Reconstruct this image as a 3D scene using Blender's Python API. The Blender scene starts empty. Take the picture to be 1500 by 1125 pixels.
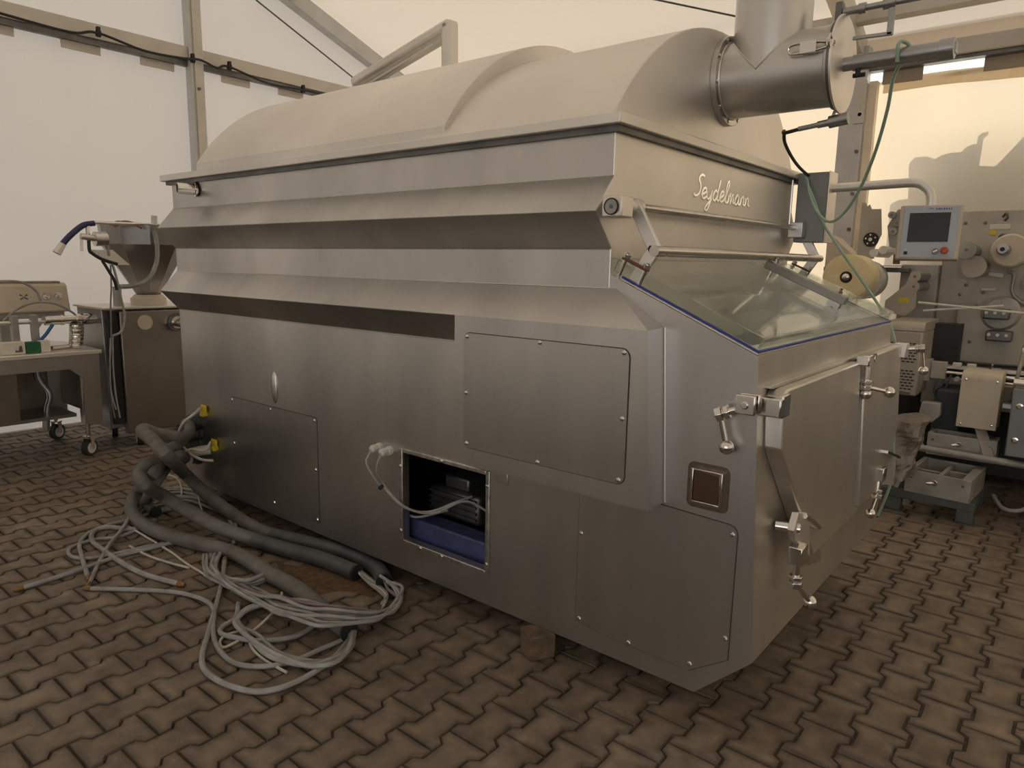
import bpy, bmesh, math, random
from mathutils import Vector, Matrix
random.seed(7)
S = bpy.context.scene
COL = S.collection
# ---------------------------------------------------------------- camera, world, sun, exposure
CAM = Vector((0.71681, -1.99124, 1.45734))
RT = Vector((0.77232284, 0.63499604, 0.01724673))
UP = Vector((-0.12087946, 0.1202587, 0.98535577))
FW = Vector((-0.62362295, 0.76309755, -0.16963652))
FPX = 1026.486
cd = bpy.data.cameras.new('camera'); cam = bpy.data.objects.new('camera', cd); COL.objects.link(cam)
cd.sensor_width = 36.0; cd.lens = FPX / 1500 * 36.0; cd.clip_start = 0.05; cd.clip_end = 200
mw = Matrix(((RT.x, UP.x, -FW.x, CAM.x), (RT.y, UP.y, -FW.y, CAM.y), (RT.z, UP.z, -FW.z, CAM.z), (0, 0, 0, 1)))
cam.matrix_world = mw; S.camera = cam
w = bpy.data.worlds.new('sky'); S.world = w; w.use_nodes = True
bg = w.node_tree.nodes['Background']; bg.inputs[0].default_value = (0.97, 0.965, 0.96, 1); bg.inputs[1].default_value = 2.0
sd = bpy.data.lights.new('sun', 'SUN'); sd.energy = 4.5; sd.angle = math.radians(0.6); sd.color = (1.0, 0.90, 0.74)
sun = bpy.data.objects.new('sun', sd); COL.objects.link(sun)
sun.rotation_euler = Vector((-0.40, -0.80, -0.42)).to_track_quat('-Z', 'Y').to_euler()
S.view_settings.view_transform = 'Standard'; S.view_settings.look = 'None'
S.view_settings.gamma = 1.0; S.view_settings.use_curve_mapping = False
S.view_settings.exposure = -0.05

def U(px, py, **k):
    """point where the sight line of a photo pixel meets a plane x=, y= or z="""
    d = FW + RT * ((px - 750) / FPX) - UP * ((py - 562.5) / FPX)
    a, v = list(k.items())[0]; i = 'xyz'.index(a)
    return CAM + d * ((v - CAM[i]) / d[i])

# ---------------------------------------------------------------- materials
MATS = {}
def new_mat(name):
    m = bpy.data.materials.new(name); m.use_nodes = True; MATS[name] = m
    nt = m.node_tree; return m, nt, nt.nodes, nt.links, nt.nodes['Principled BSDF']
def mat(name, col, rough=0.5, metal=0.0, var=0.0, scale=3.0, bump=0.0, bscale=40.0, stretch=None, dark=None, spec=0.5):
    m, nt, N, L, b = new_mat(name)
    b.inputs['Base Color'].default_value = (*col, 1); b.inputs['Roughness'].default_value = rough
    b.inputs['Metallic'].default_value = metal; b.inputs['Specular IOR Level'].default_value = spec
    g = N.new('ShaderNodeNewGeometry')
    if var:
        mp = N.new('ShaderNodeMapping'); L.new(g.outputs['Position'], mp.inputs[0])
        if stretch: mp.inputs['Scale'].default_value = stretch
        nz = N.new('ShaderNodeTexNoise'); nz.inputs['Scale'].default_value = scale; nz.inputs['Detail'].default_value = 6
        L.new(mp.outputs[0], nz.inputs['Vector'])
        cr = N.new('ShaderNodeValToRGB'); cr.color_ramp.elements[0].position = .3; cr.color_ramp.elements[1].position = .7
        d = dark or tuple(c * (1 - var) for c in col); l = tuple(min(1, c * (1 + var * .5)) for c in col)
        cr.color_ramp.elements[0].color = (*d, 1); cr.color_ramp.elements[1].color = (*l, 1)
        L.new(nz.outputs['Fac'], cr.inputs[0]); L.new(cr.outputs[0], b.inputs['Base Color'])
        mr = N.new('ShaderNodeMapRange'); mr.inputs['To Min'].default_value = min(1, rough * 1.18); mr.inputs['To Max'].default_value = rough * .85
        L.new(nz.outputs['Fac'], mr.inputs[0]); L.new(mr.outputs[0], b.inputs['Roughness'])
    if bump:
        n2 = N.new('ShaderNodeTexNoise'); n2.inputs['Scale'].default_value = bscale; n2.inputs['Detail'].default_value = 4
        L.new(g.outputs['Position'], n2.inputs['Vector'])
        bp = N.new('ShaderNodeBump'); bp.inputs['Strength'].default_value = bump; bp.inputs['Distance'].default_value = .01
        L.new(n2.outputs['Fac'], bp.inputs['Height']); L.new(bp.outputs[0], b.inputs['Normal'])
    return m
def fabric(name, col, trans=.55, tcol=None, bump=.25):
    m, nt, N, L, b = new_mat(name); N.remove(b)
    out = [n for n in N if n.type == 'OUTPUT_MATERIAL'][0]
    d = N.new('ShaderNodeBsdfDiffuse'); t = N.new('ShaderNodeBsdfTranslucent'); mx = N.new('ShaderNodeMixShader')
    d.inputs[0].default_value = (*col, 1); t.inputs[0].default_value = (*(tcol or col), 1); mx.inputs[0].default_value = trans
    g = N.new('ShaderNodeNewGeometry'); nz = N.new('ShaderNodeTexNoise'); nz.inputs['Scale'].default_value = 2.2; nz.inputs['Detail'].default_value = 3
    mp = N.new('ShaderNodeMapping'); mp.inputs['Scale'].default_value = (1, 1, .35); L.new(g.outputs['Position'], mp.inputs[0]); L.new(mp.outputs[0], nz.inputs['Vector'])
    bp = N.new('ShaderNodeBump'); bp.inputs['Strength'].default_value = bump; bp.inputs['Distance'].default_value = .08
    L.new(nz.outputs['Fac'], bp.inputs['Height']); L.new(bp.outputs[0], d.inputs['Normal'])
    L.new(d.outputs[0], mx.inputs[1]); L.new(t.outputs[0], mx.inputs[2]); L.new(mx.outputs[0], out.inputs[0])
    return m
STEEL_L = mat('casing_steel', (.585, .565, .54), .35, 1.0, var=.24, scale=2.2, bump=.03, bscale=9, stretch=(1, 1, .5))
STEEL_F_LIT = mat('front_steel_lit', (.74, .70, .64), .42, 1.0, var=.2, scale=2.2, bump=.03, bscale=9, stretch=(1, 1, .5))  # same steel made paler, brighter reflections put into its colour
STEEL = mat('brushed_steel', (.60, .58, .555), .36, 1.0, var=.22, scale=2.2, bump=.03, bscale=9, stretch=(1, 1, .5))
STEEL2 = mat('matte_steel', (.80, .76, .71), .47, 1.0, var=.10, scale=1.6, bump=.05, bscale=6)
PANEL = mat('panel_steel', (.56, .54, .52), .33, 1.0, var=.2, scale=3.0, bump=.03, bscale=10, stretch=(1, 1, .3))
CHROME = mat('polished_steel', (.72, .69, .65), .16, 1.0)
ROD = mat('round_bar_steel', (.62, .59, .55), .26, 1.0, var=.1, scale=8)
DKSTEEL = mat('dark_steel', (.19, .185, .18), .45, .9, var=.3, scale=6)
SEAM = mat('seam_gap', (.05, .045, .04), .8)
WELD = mat('weld_bead', (.62, .60, .56), .4, 1.0)
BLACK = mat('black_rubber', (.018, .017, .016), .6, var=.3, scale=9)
SCREEN = mat('screen_glass', (.02, .024, .03), .25, 0)
BLUE = mat('blue_paint', (.04, .05, .13), .5, 0, var=.45, scale=16)
GASKET = mat('blue_gasket', (.02, .03, .30), .45)
WHITEP = mat('white_plastic', (.62, .60, .55), .5, var=.12, scale=20)
GREYPANEL = mat('grey_panel', (.42, .45, .50), .4)
BEIGE = mat('beige_metal', (.43, .385, .325), .5, .25, var=.2, scale=4, bump=.04, bscale=12)
BEIGE2 = mat('light_beige_paint', (.56, .48, .37), .55, 0, var=.12, scale=6)
GREYM = mat('grey_metal', (.37, .35, .315), .5, .4, var=.25, scale=7, bump=.06, bscale=22)
ALU = mat('aluminium', (.40, .40, .40), .38, 1.0, var=.12, scale=10)
DARKGREEN = mat('grey_green_paint', (.075, .085, .078), .55, .1, var=.25, scale=9)
HOSE = mat('grey_corrugated_hose', (.135, .132, .120), .6, 0, var=.35, scale=11, dark=(.095, .085, .072))
HOSED = mat('dark_hose', (.060, .062, .064), .5, 0, var=.35, scale=11)
CABLE = mat('grey_cable', (.30, .29, .275), .5, 0, var=.30, scale=14)
CABLEW = mat('pale_cable', (.52, .48, .41), .5, 0, var=.2, scale=14)
CABLEP = mat('mauve_cable', (.21, .15, .16), .5, 0, var=.25, scale=14)
COPPER = mat('wire_ends', (.20, .12, .05), .4, .5)
YELLOW = mat('yellow_tag', (.55, .42, .02), .5)
YELLOWFILM = mat('yellowed_film', (.78, .66, .38), .45, 0, var=.12, scale=8)
RED = mat('red_knob', (.45, .06, .03), .4)
MAROON = mat('red_brown_strap', (.13, .035, .028), .5)
GREENC = mat('green_card', (.01, .10, .035), .6)
PAPER = mat('paper', (.62, .58, .50), .7)
BLUEHOSE = mat('blue_hose', (.025, .03, .10), .45)
PINKHOSE = mat('pink_brown_hose', (.25, .12, .10), .5)
GREENTUBE = mat('green_tube', (.33, .47, .37), .35)
WOOD = mat('weathered_wood', (.13, .075, .04), .8, 0, var=.5, scale=18, bump=.5, bscale=60, dark=(.05, .042, .03))
POST = mat('tent_post_aluminium', (.56, .55, .545), .45, .4, var=.1, scale=4)
BEAM = mat('tent_beam_aluminium', (.58, .54, .48), .5, .35, var=.1, scale=4)
ETCH = mat('etched_lettering', (1.0, .99, .97), .14, 1.0)
GROUT = mat('joint_sand', (.075, .055, .036), .95, 0, var=.4, scale=30)
DIRT = mat('loose_dirt', (.13, .075, .035), .95, 0, var=.5, scale=30, bump=.6, bscale=120)
FAB_G = fabric('gable_fabric', (.74, .69, .63), .33)
FAB_R = fabric('side_fabric', (.80, .73, .62), .42, (.84, .72, .54))
FAB_C = fabric('roof_fabric', (.76, .69, .60), .24, (.76, .68, .58))
FAB_GAP = fabric('sky_gap_fabric', (.9, .9, .88), .85, (.95, .95, .93))
def acrylic():
    m, nt, N, L, b = new_mat('clear_acrylic')
    out = [n for n in N if n.type == 'OUTPUT_MATERIAL'][0]
    b.inputs['Base Color'].default_value = (.94, .97, .95, 1); b.inputs['Roughness'].default_value = .02
    b.inputs['Transmission Weight'].default_value = 1.0; b.inputs['IOR'].default_value = 1.35
    t = N.new('ShaderNodeBsdfTransparent'); t.inputs[0].default_value = (.96, .98, .965, 1)
    mx = N.new('ShaderNodeMixShader'); mx.inputs[0].default_value = .25
    L.new(t.outputs[0], mx.inputs[1]); L.new(b.outputs[0], mx.inputs[2]); L.new(mx.outputs[0], out.inputs[0])
    return m
ACRYL = acrylic()
ACEDGE = acrylic(); ACEDGE.name = 'acrylic_edge'
for n_ in ACEDGE.node_tree.nodes:
    if n_.type == 'BSDF_PRINCIPLED': n_.inputs['Base Color'].default_value = (.80, .88, .82, 1); n_.inputs['Roughness'].default_value = .08
    if n_.type == 'MIX_SHADER': n_.inputs[0].default_value = .55
def paver_mat():
    m, nt, N, L, b = new_mat('concrete_paver')
    g = N.new('ShaderNodeNewGeometry'); P = g.outputs['Position']
    def noise(s, d=6):
        n = N.new('ShaderNodeTexNoise'); n.inputs['Scale'].default_value = s; n.inputs['Detail'].default_value = d; L.new(P, n.inputs['Vector']); return n.outputs['Fac']
    def ramp(f, stops):
        r = N.new('ShaderNodeValToRGB'); e = r.color_ramp.elements
        e[0].position, e[0].color = stops[0][0], (*stops[0][1], 1); e[1].position, e[1].color = stops[-1][0], (*stops[-1][1], 1)
        for p, c in stops[1:-1]: q = e.new(p); q.color = (*c, 1)
        L.new(f, r.inputs[0]); return r.outputs[0]
    def mix(f, a, c, mode='MIX'):
        x = N.new('ShaderNodeMix'); x.data_type = 'RGBA'; x.blend_type = mode
        if isinstance(f, float): x.inputs[0].default_value = f
        else: L.new(f, x.inputs[0])
        L.new(a, x.inputs[6]); L.new(c, x.inputs[7]); return x.outputs[2]
    base = ramp(noise(1.3), [(.3, (.135, .098, .068)), (.5, (.185, .140, .100)), (.72, (.245, .195, .148))])
    mott = ramp(noise(11, 8), [(.3, (.55, .53, .51)), (.5, (.93, .93, .93)), (.7, (1.35, 1.32, 1.28))])
    c = mix(.8, base, mott, 'MULTIPLY')
    at = N.new('ShaderNodeAttribute'); at.attribute_name = 'dirt'
    n5 = noise(7)
    mm = N.new('ShaderNodeMath'); mm.operation = 'MULTIPLY'; L.new(at.outputs['Fac'], mm.inputs[0])
    rr = N.new('ShaderNodeMapRange'); rr.inputs['From Min'].default_value = .35; rr.inputs['From Max'].default_value = .65; L.new(n5, rr.inputs[0])
    rr.inputs['To Min'].default_value = .45; L.new(rr.outputs[0], mm.inputs[1])
    dk = N.new('ShaderNodeRGB'); dk.outputs[0].default_value = (.055, .038, .024, 1)
    c = mix(mm.outputs[0], c, dk.outputs[0])
    spot = ramp(noise(5.5, 3), [(.66, (0, 0, 0)), (.76, (1, 1, 1))]); wh = N.new('ShaderNodeRGB'); wh.outputs[0].default_value = (.30, .26, .215, 1)
    sp = N.new('ShaderNodeMath'); sp.operation = 'MULTIPLY'; sp.inputs[1].default_value = .6; L.new(spot, sp.inputs[0])
    c = mix(sp.outputs[0], c, wh.outputs[0])
    L.new(c, b.inputs['Base Color']); b.inputs['Roughness'].default_value = .62
    bp = N.new('ShaderNodeBump'); bp.inputs['Strength'].default_value = .35; bp.inputs['Distance'].default_value = .004
    L.new(noise(90, 4), bp.inputs['Height']); L.new(bp.outputs[0], b.inputs['Normal'])
    return m
PAVER = paver_mat()

# ---------------------------------------------------------------- mesh helpers
class B:
    def __init__(s): s.v = []; s.f = []
    def add(s, vs, fs):
        o = len(s.v); s.v += [Vector(v) for v in vs]; s.f += [tuple(o + i for i in f) for f in fs]; return s
    def box(s, x0, x1, y0, y1, z0, z1):
        return s.add([(x, y, z) for x in (x0, x1) for y in (y0, y1) for z in (z0, z1)],
                     [(0, 1, 3, 2), (4, 6, 7, 5), (0, 4, 5, 1), (2, 3, 7, 6), (0, 2, 6, 4), (1, 5, 7, 3)])
    def obox(s, p0, p1, wid, hei, up=(0, 0, 1)):
        """box bar from p0 to p1, wid across, hei along up"""
        p0, p1 = Vector(p0), Vector(p1); d = (p1 - p0).normalized(); u = Vector(up)
        sd_ = d.cross(u).normalized(); u = sd_.cross(d).normalized()
        vs = [p + sd_ * (a * wid / 2) + u * (b_ * hei / 2) for p in (p0, p1) for a in (-1, 1) for b_ in (-1, 1)]
        return s.add(vs, [(0, 1, 3, 2), (4, 6, 7, 5), (0, 4, 5, 1), (2, 3, 7, 6), (0, 2, 6, 4), (1, 5, 7, 3)])
    def prism(s, poly, ax, a, b):
        """2D polygon extruded along an axis; poly gives the other two coordinates in xyz order"""
        n = len(poly)
        def P(q, t):
            q = list(q); q.insert('xyz'.index(ax), t); return q
        return s.add([P(q, a) for q in poly] + [P(q, b) for q in poly],
                     [tuple(range(n))[::-1], tuple(range(n, 2 * n))] + [(i, (i + 1) % n, n + (i + 1) % n, n + i) for i in range(n)])
    def quad(s, *p): return s.add(p, [tuple(range(len(p)))])
    def tube(s, pts, r, seg=8, cap=True):
        pts = [Vector(p) for p in pts]; n = len(pts); rs = r if isinstance(r, (list, tuple)) else [r] * n
        t0 = (pts[1] - pts[0]).normalized(); a = Vector((0, 0, 1)) if abs(t0.z) < .9 else Vector((1, 0, 0))
        nrm = t0.cross(a).normalized(); vs = []; pt = t0
        for i, p in enumerate(pts):
            t = (pts[min(i + 1, n - 1)] - pts[max(i - 1, 0)])
            t = t.normalized() if t.length > 1e-9 else pt
            q = pt.rotation_difference(t); nrm = (q @ nrm); nrm = (nrm - t * nrm.dot(t)).normalized(); bn = t.cross(nrm); pt = t
            for k in range(seg):
                an = 2 * math.pi * k / seg; vs.append(p + (nrm * math.cos(an) + bn * math.sin(an)) * rs[i])
        fs = [(i * seg + k, i * seg + (k + 1) % seg, (i + 1) * seg + (k + 1) % seg, (i + 1) * seg + k) for i in range(n - 1) for k in range(seg)]
        if cap: fs += [tuple(range(seg))[::-1], tuple(range((n - 1) * seg, n * seg))]
        return s.add(vs, fs)
    def cyl(s, p0, p1, r, seg=16, r1=None): return s.tube([p0, p1], [r, r if r1 is None else r1], seg)
    def lathe(s, c, ax, prof, seg=24):
        """prof: list of (distance along ax, radius) from centre c"""
        c = Vector(c); ax = Vector(ax).normalized()
        pts = [c + ax * d for d, _ in prof]
        a = Vector((0, 0, 1)) if abs(ax.z) < .9 else Vector((1, 0, 0)); n1 = ax.cross(a).normalized(); n2 = ax.cross(n1)
        vs = [p + (n1 * math.cos(2 * math.pi * k / seg) + n2 * math.sin(2 * math.pi * k / seg)) * r for p, (_, r) in zip(pts, prof) for k in range(seg)]
        n = len(prof)
        fs = [(i * seg + k, i * seg + (k + 1) % seg, (i + 1) * seg + (k + 1) % seg, (i + 1) * seg + k) for i in range(n - 1) for k in range(seg)]
        fs += [tuple(range(seg))[::-1], tuple(range((n - 1) * seg, n * seg))]
        return s.add(vs, fs)
    def ball(s, c, r, seg=12, rings=8):
        return s.lathe(c, (0, 0, 1), [(-r * math.cos(math.pi * (i + .02) / (rings + .04)), max(1e-4, r * math.sin(math.pi * (i + .02) / (rings + .04)))) for i in range(rings + 1)], seg)
    def ring(s, c, ax, r0, r1, h, seg=24):
        """annulus plate thickness h"""
        return s.lathe(c, ax, [(0, r0), (0, r1), (h, r1), (h, r0), (0, r0)], seg)
def spline(pts, n=6):
    pts = [Vector(p) for p in pts]; out = []
    for i in range(len(pts) - 1):
        p0 = pts[max(i - 1, 0)]; p1 = pts[i]; p2 = pts[i + 1]; p3 = pts[min(i + 2, len(pts) - 1)]
        for k in range(n):
            t = k / n
            out.append(.5 * ((2 * p1) + (p2 - p0) * t + (2 * p0 - 5 * p1 + 4 * p2 - p3) * t * t + (3 * p1 - p0 - 3 * p2 + p3) * t ** 3))
    out.append(pts[-1]); return out
ORG = {}
def setprops(o, label=None, cat=None, group=None, kind=None):
    if label: o['label'] = label
    if cat: o['category'] = cat
    if group: o['group'] = group
    if kind: o['kind'] = kind
def thing(name, loc, label, cat, group=None):
    o = bpy.data.objects.new(name, None); COL.objects.link(o); o.empty_display_size = .1
    o.location = loc; ORG[o] = Vector(loc); setprops(o, label, cat, group); return o
def mesh_of(name, b, m, smooth=True, ang=.6, origin=None):
    me = bpy.data.meshes.new(name); me.from_pydata([v - origin for v in b.v] if origin else b.v, [], b.f)
    bm = bmesh.new(); bm.from_mesh(me); bmesh.ops.recalc_face_normals(bm, faces=bm.faces); bm.to_mesh(me); bm.free()
    me.materials.append(m)
    if smooth:
        me.shade_smooth(); me.set_sharp_from_angle(angle=ang)
    return me
def obj(name, b, m, parent=None, label=None, cat=None, group=None, kind=None, bevel=0, smooth=True, ang=.6, seg=2):
    xs = [v.x for v in b.v]; ys = [v.y for v in b.v]; zs = [v.z for v in b.v]
    org = Vector(((min(xs) + max(xs)) / 2, (min(ys) + max(ys)) / 2, min(zs)))
    me = mesh_of(name, b, m, smooth, ang, org)
    o = bpy.data.objects.new(name, me); COL.objects.link(o); ORG[o] = org
    if parent: o.parent = parent; o.location = org - ORG[parent]
    else: o.location = org
    if bevel:
        md = o.modifiers.new('bevel', 'BEVEL'); md.width = bevel; md.segments = seg; md.limit_method = 'ANGLE'; md.angle_limit = .6
        md.harden_normals = False
    setprops(o, label, cat, group, kind); return o
def inst(name, me, loc, parent, rot=None):
    o = bpy.data.objects.new(name, me); COL.objects.link(o); loc = Vector(loc); ORG[o] = loc
    o.parent = parent; o.location = loc - ORG[parent]
    if rot is not None: o.rotation_euler = rot
    return o
def rrect(x0, x1, z0, z1, r, n=4):
    out = []
    for cx, cz, a0 in ((x1 - r, z1 - r, 0), (x0 + r, z1 - r, 90), (x0 + r, z0 + r, 180), (x1 - r, z0 + r, 270)):
        for k in range(n + 1):
            a = math.radians(a0 + 90 * k / n); out.append((cx + r * math.cos(a), cz + r * math.sin(a)))
    return out
def inset(poly, d):
    cx = sum(p[0] for p in poly) / len(poly); cz = sum(p[1] for p in poly) / len(poly); n = len(poly); out = []
    area = sum(poly[i][0] * poly[(i + 1) % n][1] - poly[(i + 1) % n][0] * poly[i][1] for i in range(n)); sg = 1 if area > 0 else -1
    for i in range(n):
        p = Vector(poly[i]); a = Vector(poly[i - 1]); c = Vector(poly[(i + 1) % n])
        e1 = (p - a).normalized(); e2 = (c - p).normalized()
        n1 = Vector((-e1.y, e1.x)) * sg; n2 = Vector((-e2.y, e2.x)) * sg; bi = (n1 + n2)
        k = d / max(.3, (1 + n1.dot(n2)) / 2) / 2; out.append((p.x + bi.x * k, p.y + bi.y * k))
    return out

# ================================================================ THE TENT
XG, YS, EAVE, RISE = -6.1, 4.85, 3.30, .36        # gable wall, side wall, eave height, roof slope
YN, XE = -5.15, 10.0; YR = (YS + YN) / 2; ZR = EAVE + (YS - YR) * RISE
def sheet(nu, nv, fn):
    b = B(); vs = [fn(i / nu, j / nv) for j in range(nv + 1) for i in range(nu + 1)]
    return b.add(vs, [(j * (nu + 1) + i, j * (nu + 1) + i + 1, (j + 1) * (nu + 1) + i + 1, (j + 1) * (nu + 1) + i) for j in range(nv) for i in range(nu)])
def lerp(a, b, t): return a + (b - a) * t
def gab(u, v):
    y = lerp(YN, YS, u); z = 3.28 * v
    fold = .020 * math.sin(y * 9 + math.sin(y * 2.3) * 2) * (v ** 3) + .012 * math.sin(y * 3.1 + z)
    return (XG + fold - .02, y, z)
wl = obj('wall_left', sheet(120, 24, gab), FAB_G, kind='structure')
gt = B(); gt.add([(XG - .02, YN, 3.28), (XG - .02, YS, 3.28), (XG - .02, YS, EAVE + .1), (XG - .02, YR, ZR + .1), (XG - .02, YN, EAVE + .1)], [(0, 1, 2, 3, 4)])
obj('gable_panel', gt, FAB_G, wl)
for y0 in (1.43, -1.85):
    p = obj('post', B().box(XG, XG + .10, y0, y0 + .13, 0, EAVE + (5 - abs(y0 - YR)) * RISE - .05), POST, wl, bevel=.006)
    f = B().box(XG + .10, XG + .115, y0 + .035, y0 + .095, 0, 3.9); obj('keder_groove', f, BEAM, p)
    for z in (3.02, 2.2, 1.4): obj('bolt', B().cyl((XG + .115, y0 + .065, z), (XG + .128, y0 + .065, z), .014, 8), DKSTEEL, p)
obj('post', B().box(XG - .02, XG + .16, YS - .16, YS - .01, 0, EAVE), POST, wl, bevel=.006)
for a, b_ in ((YN, -1.85), (-1.72, 1.43), (1.56, YS - .16)):
    r_ = obj('rail', B().box(XG, XG + .07, a, b_, 3.265, 3.385), BEAM, wl, bevel=.004)
    obj('rail_lip', B().box(XG, XG + .05, a, b_, 3.215, 3.262), DKSTEEL, r_)
    n = int((b_ - a) / .55)
    for k in range(n):
        yy = a + (k + .35) * (b_ - a) / n; obj('keder_tab', B().box(XG + .002, XG + .016, yy, yy + .30, 3.15, 3.215), FAB_G, r_)
# rafters of the gable
for (ya, yb) in ((YS, YR), (YN, YR)):
    s_ = 1 if ya < yb else -1
    b = B().obox((XG + .06, ya, EAVE + .0), (XG + .06, yb, ZR + .0), .12, .16); obj('rafter', b, POST, wl, bevel=.005)
b = B().tube([U(375, 0, x=XG + .05), U(520, 116, x=XG + .05)], .008, 6); obj('bracing_wire', b, DKSTEEL, wl)
# side wall, far: fabric hangs below the eave beam
def sid(u, v):
    x = lerp(XG, XE, u); z = 3.03 * v
    return (x, YS + .012 * math.sin(x * 5 + math.sin(x * 1.7) * 2) * (v ** 2) + .01 * math.sin(x * 2.1 + z * 1.3), z)
wr = obj('wall_back', sheet(120, 16, sid), FAB_R, kind='structure')
obj('sky_gap_strip', B().box(XG, XE, YS + .03, YS + .034, 3.02, 3.12), FAB_GAP, wr, label='thin bright strip imitating the open sky gap above the wall sheet')  # pale fabric standing in for bright sky through the eave gap
obj('wall_head', B().box(XG, XE, YS + .03, YS + .034, 3.12, 3.42), FAB_C, wr)
obj('hem', sheet(90, 1, lambda u, v: (lerp(-.86, XE, u), YS - .008 - .004 * math.sin(u * 60), 2.93 + .105 * v + .012 * math.sin(u * 41))), fabric('hem_fabric', (.72, .62, .48), .40, (.80, .66, .46)), wr)
for x0 in (-1.15, 3.85):
    p = obj('post', B().box(x0, x0 + .19, YS - .16, YS - .03, 0, EAVE), POST, wr, bevel=.006)
    q = obj('hinge_strip', B().box(x0 + .205, x0 + .265, YS - .11, YS - .03, .1, 3.02), mat('cream_strip_%d' % int(x0), (.86, .74, .58), .6, 0, var=.15, scale=5), p)
    for z in (2.75, 2.45, 2.1, 1.8, 1.5): obj('bolt', B().cyl((x0 + .165, YS - .16, z), (x0 + .165, YS - .175, z), .016, 8), DKSTEEL, p)
    obj('corner_plate', B().box(x0 + .12, x0 + .20, YS - .175, YS - .16, 2.68, 3.02), BEAM, p)
bm_ = obj('eave_beam', B().box(XG, XE, YS - .15, YS + .02, 3.13, 3.25), BEAM, wr, bevel=.006)
obj('eave_lip', B().box(XG, XE, YS - .11, YS - .02, 3.10, 3.128), DKSTEEL, bm_)
for x0 in (-.72, .0, 1.2, 2.4):
    obj('keder_tab', B().box(x0 - .15, x0 + .15, YS - .02, YS - .012, 3.0, 3.10), fabric('tab_fabric_%d' % int(x0 * 100), (.50, .43, .34), .2), wr)
wn = obj('wall_front', B().quad((XG, YN, 2.9), (XE, YN, 2.9), (XE, YN, EAVE + .1), (XG, YN, EAVE + .1)).quad((4.0, YN, 0), (XE, YN, 0), (XE, YN, 2.9), (4.0, YN, 2.9)).quad((XG, YN, 0), (-.5, YN, 0), (-.5, YN, 2.9), (XG, YN, 2.9)), FAB_G, kind='structure')   # unseen opening added so skylight brightens the machine
we = obj('wall_right', B().add([(XE, YN, 0), (XE, YS, 0), (XE, YS, EAVE + .1), (XE, YR, ZR + .1), (XE, YN, EAVE + .1)], [(0, 1, 2, 3, 4)]), fabric('end_fabric', (.72, .66, .57), .30, (.78, .70, .58)), kind='structure')
def roof(y0):
    return lambda u, v: (lerp(XG - .02, XE, u), lerp(y0, YR, v), lerp(EAVE, ZR, v) + .085 + .03 * math.sin(v * 7) * math.sin(u * 22))
ce = obj('ceiling', sheet(60, 10, roof(YS + .03)), FAB_C, kind='structure')
obj('roof_slope', sheet(60, 10, roof(YN - .03)), FAB_C, ce)
for x0 in (-1.1, 3.9):
    for ya in (YS - .1, YN):
        b = B().obox((x0 + .04, ya, EAVE - .02), (x0 + .04, YR, ZR - .06), .12, .18); obj('rafter', b, BEAM, ce, bevel=.005)
for yy in (4.42, 2.5, .9, -.9):
    zz = EAVE + (YS - yy) * RISE if yy > YR else EAVE + (yy - YN) * RISE
    obj('purlin', B().box(XG + .1, XE, yy - .06, yy + .06, zz - .06, zz + .02), BEAM, ce, bevel=.004)
for a, b_ in (((-6.0, 1.2), (-1.1, 4.6)), ((-1.1, 1.2), (3.9, 4.6))):
    z1, z2 = EAVE + (YS - a[1]) * RISE - .05, EAVE + (YS - b_[1]) * RISE - .05
    obj('bracing_wire', B().tube([(a[0], a[1], z1), (b_[0], b_[1], z2)], .008, 6), DKSTEEL, ce)

# ================================================================ PAVED FLOOR
fl = obj('floor', B().box(-20, 20, -20, 20, -.06, -.009), GROUT, kind='structure')
PA, PL, D = .1383, .1, .0135
GX, GY, PH = -1.790, -1.361, .0037
G_ = .0017
def bone(g=G_):
    h, w_, n = PL - g, PA / 2 + D - g, PA / 2 - D - g
    a, c = .059, .041                      # wide until a from the middle, waist within c
    return [(-w_, -h), (w_, -h), (w_, -a), (n, -c), (n, c), (w_, a), (w_, h), (-w_, h), (-w_, a), (-n, c), (-n, -c), (-w_, -a)]
def paver_geo():
    o = bone(); t = inset(o, .0042); i2 = inset(t, .020); n = len(o)
    vs = [(x, y, -.011) for x, y in o] + [(x, y, 0) for x, y in t] + [(x, y, .0005) for x, y in i2]
    fs = [(i, (i + 1) % n, n + (i + 1) % n, n + i) for i in range(n)] + [(n + i, n + (i + 1) % n, 2 * n + (i + 1) % n, 2 * n + i) for i in range(n)] + [tuple(range(2 * n, 3 * n))]
    return vs, fs, [1.0] * n + [.85] * n + [0.0] * n
PV, PF, PD = paver_geo()
def paver_mesh(name, vs, fs, dirt):
    me = bpy.data.meshes.new(name); me.from_pydata(vs, [], fs); me.materials.append(PAVER)
    at = me.attributes.new('dirt', 'FLOAT', 'POINT'); at.data.foreach_set('value', dirt); return me
pm = paver_mesh('paver', PV, PF, PD)
cells = []
for i in range(-40, 62):
    for j in range(-30, 70):
        if (i + j) % 2: continue
        u_, v_ = (i + .5) * PA + D * 0, (j + 1) * PL
        x = GX + PA / 2 * 0 + u_ * math.cos(PH) - v_ * math.sin(PH) + D; y = GY + u_ * math.sin(PH) + v_ * math.cos(PH)
        if not (XG < x < 4.5 and -2.6 < y < YS): continue
        d = Vector((x, y, 0)) - CAM; dep = d.dot(FW)
        if dep < .5: continue
        px = 750 + FPX * d.dot(RT) / dep; py = 562.5 - FPX * d.dot(UP) / dep
        if not (-300 < px < 2200 and py < 1400): continue
        vis = -10 < px < 1510 and py < 1135 and not (-3.4 < x < -.1 and .12 < y < 1.6)
        cells.append((not vis, dep, x, y))
cells.sort()
rb = B(); rd = []
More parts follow.
